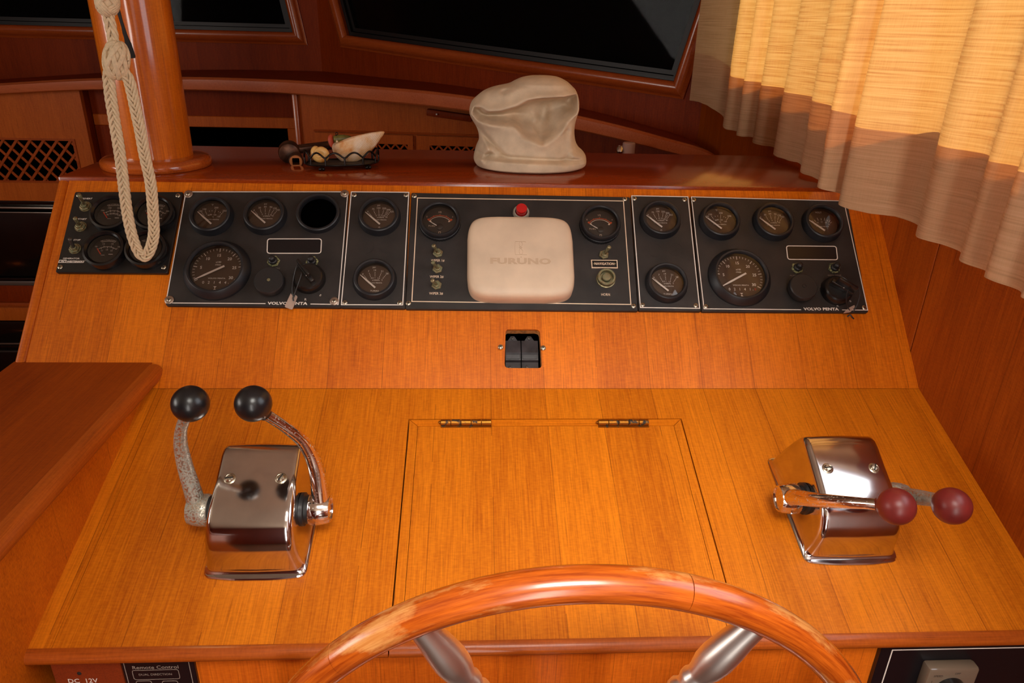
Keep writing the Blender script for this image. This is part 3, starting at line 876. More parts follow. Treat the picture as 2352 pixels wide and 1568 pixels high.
OIL = sweep_dial([(-40, '0'), (-22, '30'), (-5, '60'), (12, '90'), (25, '120'), (36, '150')], [(-20, '2'), (-4, '4'), (14, '6'), (27, '8'), (38, '10')], 'psi', 'x100kPa', dm([-40, -22, -5, 12, 25, 36]))
GEARP = sweep_dial([(-40, '0'), (-22, '75'), (-5, '150'), (12, '225'), (26, '300'), (38, '425')], [(-20, '5'), (-5, '10'), (10, '15'), (24, '20'), (38, '30')], 'psi', 'x100kPa', dm([-40, -22, -5, 12, 24, 29, 35]), foot='O')
TURBO = sweep_dial([(-40, '0'), (-21, '7'), (-2, '14'), (19, '21'), (36, '28')], [(-16, '0,5'), (-2, '1'), (18, '1,5'), (38, '2')], 'psi', 'x100kPa', dm([-40, -21, -2, 19, 36]), foot='TURBO')
TEMP = sweep_dial([(-40, '100'), (-27, '150'), (8, '200'), (36, '250')], [(-20, '40'), (-8, '80'), (12, '100'), (36, '120')], '\u00b0F', '\u00b0C', dm([-40, -27, 8, 36]) + [(-14, 0.9, 0.96), (-4, .9, .96), (20, .9, .96), (28, .9, .96)])
VOLT = sweep_dial([(-30, ''), (0, ''), (28, '')], [(-48, '8'), (-24, '10'), (0, '12'), (24, '14'), (44, '16')], 'VOLT', '', [(a, 0.78, 0.92 if k % 2 else 0.98) for k, a in enumerate((-40, -30, -15, 0, 14, 27, 36, 44))], needle=-50)
def tach(digits, last=None):
    def draw(gz, c, R, z):
        mb = MB()
        for i in range(31):
            a = radians(-120 + 8 * i); maj = i % 5 == 0
            d = Vector((sin(a), cos(a)))
            mb.strip([c + d * R * 0.97, c + d * R * (0.82 if maj else 0.88)], (0.028 if maj else 0.016) * R, z - 0.0001, 0.0001, False)
            if maj and i:
                p = c + d * R * 0.66; mb.text(str(i), p.x, p.y, 0.175 * R, z, bold=0.012)
        mb.text('x100', c.x, c.y + 0.36 * R, 0.105 * R, z, bold=0.008); mb.text('r/min', c.x, c.y + 0.245 * R, 0.105 * R, z, bold=0.008)
        mb.text('VOLVO PENTA', c.x + 0.02 * R, c.y - 0.36 * R, 0.068 * R, z, sx=1.42, bold=0.02, sp=1.05)
        for k, ch in enumerate(digits):
            mb.text(ch, c.x + (-0.48 + 0.215 * k) * R, c.y - 0.54 * R, 0.165 * R, z)
        mb.text(',', c.x + 0.50 * R, c.y - 0.58 * R, 0.16 * R, z)
        x, y, s = c.x, c.y - 0.79 * R, 0.07 * R
        mb.add([(x - s * .7, y + s, z), (x + s * .7, y + s, z), (x, y, z), (x - s * .7, y - s, z), (x + s * .7, y - s, z)], [(0, 2, 1), (2, 3, 4)])
        mb.strip([(x - s * .8, y + s), (x + s * .8, y + s)], s * .25, z - .0001, .0001, False); mb.strip([(x - s * .8, y - s), (x + s * .8, y - s)], s * .25, z - .0001, .0001, False)
        part(mb, 'dial_print', M_print, gz)
        if last: part(MB().text(last, c.x + 0.60 * R, c.y - 0.54 * R, 0.16 * R, z), 'red_digit', M_redprint, gz)
        part(needle_mesh(c, R, z, (0, 0), -119, 0.94, 0.32, 0.075, 0.03), 'needle', M_needle, gz)
    return draw
def fuel(gz, c, R, z):
    piv = Vector((0.0, -0.42))
    def arc(r, a0, a1, n=26): return [c + (piv + Vector((sin(radians(lerp(a0, a1, i / n))), cos(radians(lerp(a0, a1, i / n))))) * r) * R for i in range(n + 1)]
    mb = MB().strip(arc(0.86, -50, 50), 0.035 * R, z - .0001, .0001, False)
    for a in (-50, 50): mb.strip([c + (piv + Vector((sin(radians(a)), cos(radians(a)))) * r) * R for r in (0.78, 0.94)], 0.10 * R, z, .0001, False)
    for a in (-25, 0, 25): mb.strip([c + (piv + Vector((sin(radians(a)), cos(radians(a)))) * r) * R for r in (0.86, 0.93)], 0.03 * R, z, .0001, False)
    part(mb, 'orange_arc', M_orange, gz)
    mb = MB().strip(arc(0.77, -47, 47), 0.028 * R, z - .0001, .0001, False)
    for a in (-50, 50): mb.strip([c + (piv + Vector((sin(radians(a)), cos(radians(a)))) * r) * R for r in (0.66, 0.77)], 0.08 * R, z, .0001, False)
    for s, a in (('E', -45), ('F', 45)):
        p = c + (piv + Vector((sin(radians(a)), cos(radians(a)))) * 1.08) * R; mb.text(s, p.x, p.y, 0.13 * R, z)
    p = c + Vector((0, 0.66)) * R; mb.text('1/2', p.x, p.y, 0.17 * R, z, sx=0.9)
    p = c + Vector((-0.46, -0.28)) * R; mb.text('FUEL', p.x, p.y, 0.13 * R, z, sx=1.3, sp=1.15)
    p = c + Vector((0.0, -0.72)) * R; mb.strip([p + Vector((a, b)) for a, b in ((-.05 * R, -.07 * R), (.05 * R, -.07 * R), (.05 * R, .07 * R), (-.05 * R, .07 * R))], 0.02 * R, z - .0001, .0001)
    part(mb, 'dial_print', M_cream, gz)
    part(MB().lathe([(0.2 * R, 0), (0.2 * R, 0.002), (0.16 * R, 0.0025)], 20, TR(c.x + piv.x * R, c.y + (piv.y + .06) * R, z)), 'needle_hub', M_dialdark, gz)
    part(needle_mesh(c, R, z, piv, -57, 0.76, -0.22, 0.045, 0.02), 'needle', M_needle, gz)
def gen_dial(outer, inner, arc=True, red=-34, foot=True):
    def draw(gz, c, R, z):
        mb = MB(); piv = Vector((0, -0.62))
        def at(a, r): return c + (piv + Vector((sin(radians(a)) * r, cos(radians(a)) * r))) * R
        if arc:
            mb.strip([at(lerp(-36, 36, i / 24), 0.98) for i in range(25)], 0.024 * R, z - .0001, .0001, False)
            for (a, s) in outer:
                p = at(a, 1.22); mb.text(s, p.x, p.y, 0.16 * R, z); mb.strip([at(a, 0.98), at(a, 1.08)], 0.022 * R, z - .0001, .0001, False)
            for (a, s) in inner:
                p = at(a, 0.76); mb.text(s, p.x, p.y, 0.16 * R, z); mb.strip([at(a, 0.88), at(a, 0.98)], 0.022 * R, z - .0001, .0001, False)
        name = 'WESTERBEKE'
        for k, ch in enumerate(name):
            a = (k - 4.5) * 4.0; p = at(a, 1.46); mb.text(ch, p.x, p.y, 0.12 * R, z, rot=-radians(a), bold=0.015)
        mb.strip([at(lerp(-18, 18, i / 12), 1.38) for i in range(13)], 0.02 * R, z - .0001, .0001, False)
        if not arc:
            mb.text('ELAPSED HOURS', c.x, c.y + 0.12 * R, 0.10 * R, z); mb.text('0 2 3 4 9', c.x, c.y - 0.14 * R, 0.2 * R, z)
        if foot:
            p = at(-28, 0.42); mb.strip([p + Vector((-.12 * R, 0)), p + Vector((.12 * R, 0))], 0.02 * R, z - .0001, .0001, False)
            p = at(34, 0.52); mb.strip([p + Vector((-.14 * R, 0)), p + Vector((.14 * R, 0))], 0.035 * R, z - .0001, .0001, False)
        part(mb, 'dial_print', M_print, gz)
        if red is not None:
            part(needle_mesh(c, R, z, piv, red, 0.98, -0.46, 0.06, 0.05), 'needle', M_redneedle, gz)
    return draw

def toggle(ro, px, py, tx, ty, mat=None, th=0.021, sealed=False, lmat=None):
    c = DP(px, py, TH + 0.002); t = DP(tx, ty, TH + th)
    S = TR(c.x, c.y, TH)
    mb = MB()
    if sealed: mb.lathe([(0.0082, 0), (0.0082, 0.0008), (0.0064, 0.0010)], 24, S)
    mb.lathe([(0.0074, 0.0004), (0.0074, 0.0030), (0.0066, 0.0036), (0.0038, 0.0036)], 6, S @ Matrix.Rotation(0.3, 4, 'Z'), False)
    mb.lathe([(0.0042, 0.0030), (0.0042, 0.0062), (0.0034, 0.0066), (0.0024, 0.0058)], 20, S)
    b = part(mb, 'toggle_switch', mat or M_brass, ro)
    p0 = Vector((c.x, c.y, TH + 0.004)); p1 = Vector((t.x, t.y, TH + th))
    d = p1 - p0
    rr = [0.0022, 0.0021, 0.0025, 0.0030, 0.0030, 0.0022, 0.0006]
    ts = [0, 0.25, 0.6, 0.85, 0.94, 0.985, 1.0]
    part(MB().tube([p0 + d * q for q in ts], rr, 14), 'lever', lmat or mat or M_brass, b, angle=60)
    return b
def booted_button(ro, px, py):
    c = DP(px, py, TH + 0.002); S = TR(c.x, c.y, TH)
    b = part(MB().lathe([(0.0092, 0), (0.0092, 0.0012), (0.0080, 0.0018), (0.005, 0.0018)], 6, S @ Matrix.Rotation(0.2, 4, 'Z'), False), 'push_button', M_verdigris, ro)
    part(MB().lathe([(0.0062, 0.0014), (0.0062, 0.0050), (0.0054, 0.0058), (0.0044, 0.0064), (0.0044, 0.0110), (0.0036, 0.0128), (0.0016, 0.0136), (0.0002, 0.0137)], 24, S), 'rubber_boot', M_rubber, b, angle=50)
def buzzer(ro, px, py, r, dot):
    c = DP(px, py, TH + 0.017); S = TR(c.x, c.y, TH)
    b = part(MB().lathe([(r * 0.86, 0), (r * 0.86, 0.007), (r, 0.0075), (r, 0.0155), (r - 0.0012, 0.017), (0.003, 0.017), (0.003, 0.0166), (0.0002, 0.0166)], 48, S), 'alarm_buzzer', M_rubber, ro, angle=30)
    part(MB().lathe([(0.0024, 0.0166), (0.0022, 0.0172), (0.0002, 0.0174)], 16, S), 'sound_port', dot, b)
def keyswitch(ro, px, py, r, ang, ln=0.030, shift=0.0):
    c = DP(px, py, TH + 0.012); S = TR(c.x, c.y, TH)
    b = part(MB().lathe([(r, 0), (r, 0.004), (r * 0.96, 0.0085), (r * 0.90, 0.0105), (r * 0.88, 0.0102), (r * 0.84, 0.0112), (r * 0.80, 0.0122), (r * 0.4, 0.0126), (0.0002, 0.0126)], 48, S), 'ignition_switch', M_blackplastic, ro, angle=25)
    K = S @ Matrix.Rotation(radians(ang), 4, 'Z')
    part(MB().rbox((shift * 0.5, 0, 0.016), (ln, 0.0065, 0.010), 0.0012, 2, K), 'key_grip', M_blackplastic, b)
    part(MB().rbox((shift, 0, 0.0265), (ln * 0.86, 0.0042, 0.016), 0.0014, 2, K), 'key_head', M_blackplastic, b)
    part(MB().box((ln * 0.1, -0.0014, 0.0212), (0.001, 0.0035, 0.0006), K), 'index_mark', M_print, b)
    return c

# 1 generator panel
p1 = panel('generator_panel', [(172, 440), (420, 440), (384, 627), (127, 625)], M_genpanel,
           'plain black generator panel with four gauges, behind the rope loop')
screws(p1, [(181, 448), (409, 449), (138.5, 613), (376, 613.5)])
for (px, py, tx, ty, lm) in ((195, 473, 181, 446, None), (184, 519, 172, 500, None), (171, 570, 160.5, 547, M_dullmetal)):
    toggle(p1, px, py, tx, ty, sealed=True, th=0.022, lmat=lm)
lettering(p1, [('PREHEAT', 199, 456, 0.0034, dict(shear=0.2, bold=.02, sx=1.15)), ('START', 189, 503, 0.0036, dict(shear=0.2, bold=.02, sx=1.15)), ('STOP', 177, 551, 0.0034, dict(shear=0.1, bold=.02, sx=1.15)),
               ('GENERATOR', 164, 593.5, 0.0031, dict(bold=.015, sx=1.25)), ('WESTERBEKE', 173.5, 600.5, 0.0038, dict(bold=.035, shear=.15, sx=1.05))])
q0, q1, q2, q3 = DP(137, 597.5, TH), DP(152, 597.5, TH), DP(151, 602.5, TH), DP(134.5, 602.5, TH)
mbq = MB().strip([q0, q1, q2, q3], 0.0009, TH, 0.0002).strip([DP(140, 601, TH), DP(143, 599, TH), DP(145, 601.5, TH), DP(148, 599, TH)], 0.0008, TH, .0002, False)
mbq.strip([DP(152, 603, TH), DP(192, 603, TH)], 0.0005, TH, .0002, False)
part(mbq, 'maker_logo', M_print, p1)
GB = dict(RL=0.0215, RB=0.0288, H=0.0135, bez='gloss', dial=M_dialdark)
gauge(p1, 250, 484, gen_dial([(-36, '100'), (-14, '150'), (14, '200'), (36, '250')], [(-28, '40'), (-12, '60'), (2, '80'), (17, '100'), (33, '120')], red=-37), **GB)
gauge(p1, 349.5, 485, gen_dial([(-36, '0'), (-12, '25'), (14, '75'), (36, '100')], [(-25, '1'), (0, '4'), (28, '7')], red=-37), **GB)
gauge(p1, 235, 568, gen_dial([(-36, '10'), (-13, '12'), (13, '14'), (36, '16')], [(-24, '11'), (0, '13'), (24, '15')], red=-36), **GB)
gauge(p1, 331.5, 567, gen_dial([], [], arc=False, red=None, foot=False), **GB)

# 2 port engine panel
def engine_panel(ro, win, btn, bz, key, name_at, marks, tacho):
    w = [DP(*q, TH) for q in win]
    part(MB().strip(round_poly(w, 0.004, 4), 0.0013, TH, 0.00015), 'warning_window_outline', M_print, ro)
    part(MB().prism(round_poly(inset([Vector(p) for p in reversed(w)], 0.001), 0.003, 3), TH, TH + 0.0001), 'warning_window', M_blacknavy, ro)
p2 = panel('engine_panel', [(424, 438), (801, 438), (783, 706), (380, 701)], M_panel,
           'black engine panel with an empty gauge hole and four washered screws',
           [(427, 440.5), (799, 440.5), (777, 699), (381, 695.5)], M_white, ((610, 697), (713, 698)))
screws(p2, [(433, 446), (792, 445), (768, 691.7), (389, 689)], 0.0030, 0.0062)
gauge(p2, 480.6, 488.5, TEMP); gauge(p2, 605, 486.5, OIL)
def nodraw(gz, c, R, z): pass
gauge(p2, 729.5, 485, nodraw, RL=0.0262, RB=0.0312, H=0.010, dial=M_hole, lens=False, label='empty instrument hole with its black rim')
gauge(p2, 492.4, 611, tach('02144'), RL=0.0351, RB=0.0462, H=0.0135)
engine_panel(p2, [(614.5, 548.5), (738.5, 548.5), (737, 581.5), (613.5, 581.5)], 0, 0, 0, 0, 0, 0)
booted_button(p2, 627.5, 599); booted_button(p2, 716.5, 600)
buzzer(p2, 616.8, 642, 0.0203, M_brass)
keyswitch(p2, 707, 633, 0.0225, -52, 0.034, -0.004)
lettering(p2, [('VOLVO PENTA', 660.5, 696.5, 0.0058, dict(sx=1.36, bold=0.035, sp=1.02)), ('R', 702, 687.5, 0.0050, {}), ('0', 736, 678, 0.0046, dict(rot=-.4)), ('I', 682, 681, 0.0046, dict(rot=.4))])
lettering(p2, [('ALARM TEST', 626, 616.5, 0.0034, dict(sx=1.1)), ('INSTRUMENT', 716, 616.5, 0.0034, dict(sx=1.0))], M_dimprint, 'small_lettering')

# 3 narrow turbo panel, port
p3 = panel('gauge_panel', [(805, 439), (941, 440), (931, 708), (782, 706)], M_panel,
           'narrow black two-gauge panel on the rope side of the beige cover',
           [(807, 440.5), (939, 441.5), (925, 700), (784, 699.5)], M_white)
screws(p3, [(814, 447.7), (932.5, 448), (792.4, 694.6), (918, 695)])
def blanks(ro, lst):
    for (px, py) in lst:
        c = DP(px, py, TH)
        part(MB().strip([(c.x + 0.0105 * cos(2 * pi * k / 40), c.y + 0.0105 * sin(2 * pi * k / 40)) for k in range(40)], 0.0003, TH, 0.0001), 'blank_outline', M_blacknavy, ro)
blanks(p3, [(842, 566), (889, 566)])
gauge(p3, 869.4, 489.5, GEARP); gauge(p3, 858.5, 635, TURBO)

# 4 middle panel
p4 = panel('instrument_panel', [(945, 442), (1447, 452), (1466, 714), (931, 709)], M_panel,
           'wide black switch panel with fuel gauges around the beige cover',
           [(959, 454.5), (1432, 461.5), (1449, 699), (946, 692)], M_cream)
screws(p4, [(951.8, 449.7), (1435, 457), (938, 696), (1455, 702.6)], 0.0036)
for (px, py) in ((1009.6, 500.5), (1381, 507.5)):
    gauge(p4, px, py, fuel, RL=0.0246, RB=0.0300, H=0.0150, bez='vdo', dial=M_dialdark, knurl=True, deep=0.004)
for (px, py, tx, ty) in ((1005.8, 580.7, 995, 562.5), (1004.8, 617, 993, 601), (1003, 654.4, 992.4, 643), (1387, 584.5, 1400.6, 566)):
    toggle(p4, px, py, tx, ty)
c = DP(1197.3, 486, TH + 0.005); S = TR(c.x, c.y, TH)
rb = part(MB().lathe([(0.0122, 0), (0.0122, 0.004), (0.0110, 0.0065), (0.0092, 0.0066), (0.0088, 0.004)], 32, S, True, False, False), 'push_button', M_greyring, p4)
part(MB().lathe([(0.0080, 0.001), (0.0080, 0.0150), (0.0074, 0.0158), (0.0002, 0.0160)], 32, S), 'red_cap', M_red, rb)
c = DP(1393.5, 636, TH + 0.008); S = TR(c.x, c.y, TH)
rb = part(MB().lathe([(0.0140, 0), (0.0138, 0.002), (0.0126, 0.0024), (0.0126, 0.0070), (0.0130, 0.0074), (0.0130, 0.0092), (0.0122, 0.0100), (0.0098, 0.0100), (0.0094, 0.004), (0.0002, 0.004)], 40, S), 'horn_button', M_brass, p4)
part(MB().lathe([(0.0064, 0.003), (0.0064, 0.0086), (0.0056, 0.0096), (0.0002, 0.0100)], 28, S), 'button_cap', M_brass, rb)
n4 = [DP(*q, TH) for q in ((1357, 598), (1417.5, 598.5), (1418.5, 617), (1358.5, 616.5))]
pl = part(MB().prism(n4, TH, TH + 0.0022), 'name_plate', M_cream, p4)
part(MB().prism(inset([Vector(p) for p in reversed(n4)], 0.0013), TH + 0.0022, TH + 0.0024), 'name_plate_field', M_blacknavy, pl)
lettering(p4, [('NAVIGATION', 1387.5, 607.3, 0.0056, dict(bold=.02, sx=0.80, sp=1.06))], M_cream, 'plate_lettering', TH + 0.0024)
mbq = MB()
for x in (1363.5, 1411.8):
    c = DP(x, 607.3, TH); mbq.lathe([(0.0012, 0), (0.0010, 0.0006), (0.0002, 0.0008)], 12, TR(c.x, c.y, TH + 0.0024))
part(mbq, 'plate_rivet', M_brass, pl)
lettering(p4, [('WIPER 1#', 1005.4, 598.3, 0.0054, dict(bold=.006, sx=0.84)), ('WIPER 2#', 1003, 635.6, 0.0054, dict(bold=.006, sx=0.84)), ('WIPER 3#', 1001.6, 674, 0.0054, dict(bold=.006, sx=0.84)), ('HORN', 1391, 676.3, 0.0056, dict(bold=.006, sx=0.80))], M_cream)

# 5 narrow turbo panel, starboard
p5 = panel('gauge_panel', [(1449, 448), (1583, 450), (1611, 714.5), (1467, 713)], M_panel,
           'narrow black two-gauge panel on the curtain side of the beige cover',
           [(1451, 449.5), (1580, 451.8), (1607, 708), (1471, 706)], M_white)
screws(p5, [(1457, 456), (1572, 458.7), (1476, 700), (1598, 701.6)])
blanks(p5, [(1505, 575), (1552, 573)])
gauge(p5, 1520.3, 497, GEARP); gauge(p5, 1535, 643, TURBO)

# 6 starboard engine panel
p6 = panel('engine_panel', [(1586, 450), (1946, 460), (1995, 717), (1612, 715)], M_panel,
           'black engine panel with voltmeter, under the curtain hem',
           [(1588, 452), (1938, 461.5), (1993, 712), (1617, 709)], M_white, ((1840, 711), (1934, 711.5)))
screws(p6, [(1593.6, 459), (1621, 703.5), (1984.7, 706.5)])
screws(p6, [(1937.8, 464.7)], 0.0030, 0.0050, M_screw)
gauge(p6, 1657.5, 500.5, TEMP); gauge(p6, 1781.6, 502.5, OIL); gauge(p6, 1895.5, 505.5, VOLT)
gauge(p6, 1705, 628, tach('02141', '8'), RL=0.0351, RB=0.0462, H=0.0135)
engine_panel(p6, [(1806, 564.5), (1920.5, 565.5), (1924, 596.5), (1809.5, 595.5)], 0, 0, 0, 0, 0, 0)
booted_button(p6, 1832, 614.5); booted_button(p6, 1917, 614.5)
buzzer(p6, 1847, 656.5, 0.0200, M_rubber)
keyswitch(p6, 1928, 661, 0.0225, -35, 0.034, 0.004)
lettering(p6, [('VOLVO PENTA', 1886, 709.5, 0.0058, dict(sx=1.30, bold=0.035, sp=1.02)), ('R', 1924, 701.5, 0.0050, {}), ('0', 1953, 691.5, 0.0046, dict(rot=.5)), ('I', 1900, 690, 0.0046, dict(rot=-.6)), ('II', 1889.5, 676, 0.0044, dict(rot=-1.0)), ('III', 1886, 660, 0.0040, dict(rot=-1.4))])
lettering(p6, [('ALARM TEST', 1830, 632.5, 0.0034, dict(sx=1.1)), ('INSTRUMENT', 1917, 632.5, 0.0034, dict(sx=1.0))], M_dimprint, 'small_lettering')

# beige cover over the display
def cover():
    tl, tr, br, bl = DP(1079, 506, 0.014), DP(1312, 511, 0.014), DP(1311, 690, 0.014), DP(1077.5, 687, 0.014)
    c = (tl + tr + br + bl) / 4
    W = ((tr - tl).x + (br - bl).x) / 4; Hh = ((tl - bl).y + (tr - br).y) / 4
    n = 64
    def outline(s, bulge):
        out = []
        for i in range(n):
            a = 2 * pi * (i + 0.5) / n
            ca, sa = cos(a), sin(a)
            e = 0.26
            x = (abs(ca) ** e) * (1 if ca > 0 else -1); y = (abs(sa) ** e) * (1 if sa > 0 else -1)
            x *= 1 + bulge * (1 - y * y); y *= 1 + bulge * 0.8 * (1 - x * x if abs(x) < 1 else 0)
            out.append((x, y))
        return out
    rings = [(1.0, 0.0, 0.055), (1.0, 0.012, 0.055), (0.985, 0.0185, 0.05), (0.955, 0.0222, 0.045), (0.90, 0.0240, 0.035), (0.80, 0.0247, 0.03), (0.6, 0.0252, 0.02), (0.3, 0.0255, 0.0), (0.05, 0.0256, 0.0)]
    vs, fs = [], []
    for (s, z, bu) in rings:
        d = (1 - s) * min(W, Hh)
        for (x, y) in outline(s, bu):
            vs.append((x * (W - (W - 0.0) * (1 - s)), y * (Hh - Hh * (1 - s)), z))
    for k in range(len(rings) - 1):
        for i in range(n):
            j = (i + 1) % n
            fs.append((k * n + i, k * n + j, (k + 1) * n + j, (k + 1) * n + i))
    fs.append([(len(rings) - 1) * n + i for i in range(n)])
    M = MD @ TR(c.x, c.y, TH + 0.0002)
    ro = thing('display_cover', M, MD)
    tag(ro, 'beige plastic instrument cover with embossed name in the middle of the dash', 'cover')
    part(MB().add(vs, fs, TR(c.x, c.y, TH + 0.0002), True), 'shell', M_cover, ro, angle=60)
    z = TH + 0.0257
    t = DP(1196, 599.5, z)
    mb = MB()
    mb.text('FURUNO', t.x, t.y, 0.0125, z + 0.0002, sx=1.62, bold=0.05, sp=1.06)
    part(mb, 'embossed_name', M_emboss, ro)
    t = DP(1195, 569, z); mb = MB()
    def w(*pts): mb.strip([t + Vector(p) * 0.001 for p in pts], 0.00045, z - 0.0002, 0.0006, False)
    w((7, 10), (-7, 10), (-8, 0), (-7, -11), (9, -11)); w((1, 10), (3, 8), (3.4, 5), (1, 1.4), (-1.5, 0.3), (1, -1), (3.6, -5), (3, -9), (1, -11)); w((0, 10), (-1.6, 7), (-1.2, 3), (2.6, 0.2), (-1.2, -2.6), (-1.8, -7), (0, -11)); w((7, 10), (8, 9))
    part(mb, 'embossed_emblem', M_emboss, ro)
    part(MB().lathe([(0.0011, 0), (0.0008, .0004), (0.0002, 0.0005)], 10, TR(t.x + .001, t.y - 0.0145, z - 0.0002)), 'moulding_dot', M_emboss, ro)
cover()

# key tags on their strings
def key_tag(label, loop, tag_quad, mat_cord, knot=None, n0=0.030, n1=0.010):
    pts = [Vector((*DP(px, py, n), n)) for (px, py, n) in loop]
    c = pts[0]
    ro = thing('key_tag', MD @ TR(*pts[len(pts) // 2]), MD)
    tag(ro, label, 'key tag')
    part(MB().tube(catmull(pts, 6), 0.00075, 8), 'cord', mat_cord, ro)
    q = [DP(*t, n1) for t in tag_quad]
    part(MB().prism(round_poly(q, 0.0022, 3), n1 - 0.0005, n1 + 0.0006), 'tag', M_tag, ro)
    if knot:
        k = [Vector((*DP(px, py, n), n)) for (px, py, n) in knot]
        part(MB().tube(catmull(k, 5), 0.0011, 8), 'knot', mat_cord, ro)
key_tag('pale metal key tag hanging at the empty-gauge engine panel', [(684, 605, .034), (679.5, 616, .033), (674, 640, .026), (671, 665, .016), (674, 681, .0125), (678, 672, .015), (684, 655, .022), (692, 632, .030), (692, 625, .033)],
        [(668.5, 672.5), (684, 680.5), (671.5, 711.5), (653.5, 705)], M_rubber, [(670, 674, .0125), (676, 678, .0135), (673, 684, .013), (674, 691, .012)])
key_tag('key tag edge-on on a black cord loop at the voltmeter panel', [(1957, 656, .034), (1947, 668, .034), (1944, 690, .024), (1949, 708, .014), (1957, 717, .011), (1966, 705, .015), (1972, 690, .022), (1975, 672, .030), (1971, 657, .036)],
        [(1949, 707), (1963, 700), (1963, 706), (1953, 717), (1936, 719.5)], M_rubber, [(1946, 727, .010), (1953, 723, .012), (1956, 727, .011), (1961, 732, .009)], n1=0.012)

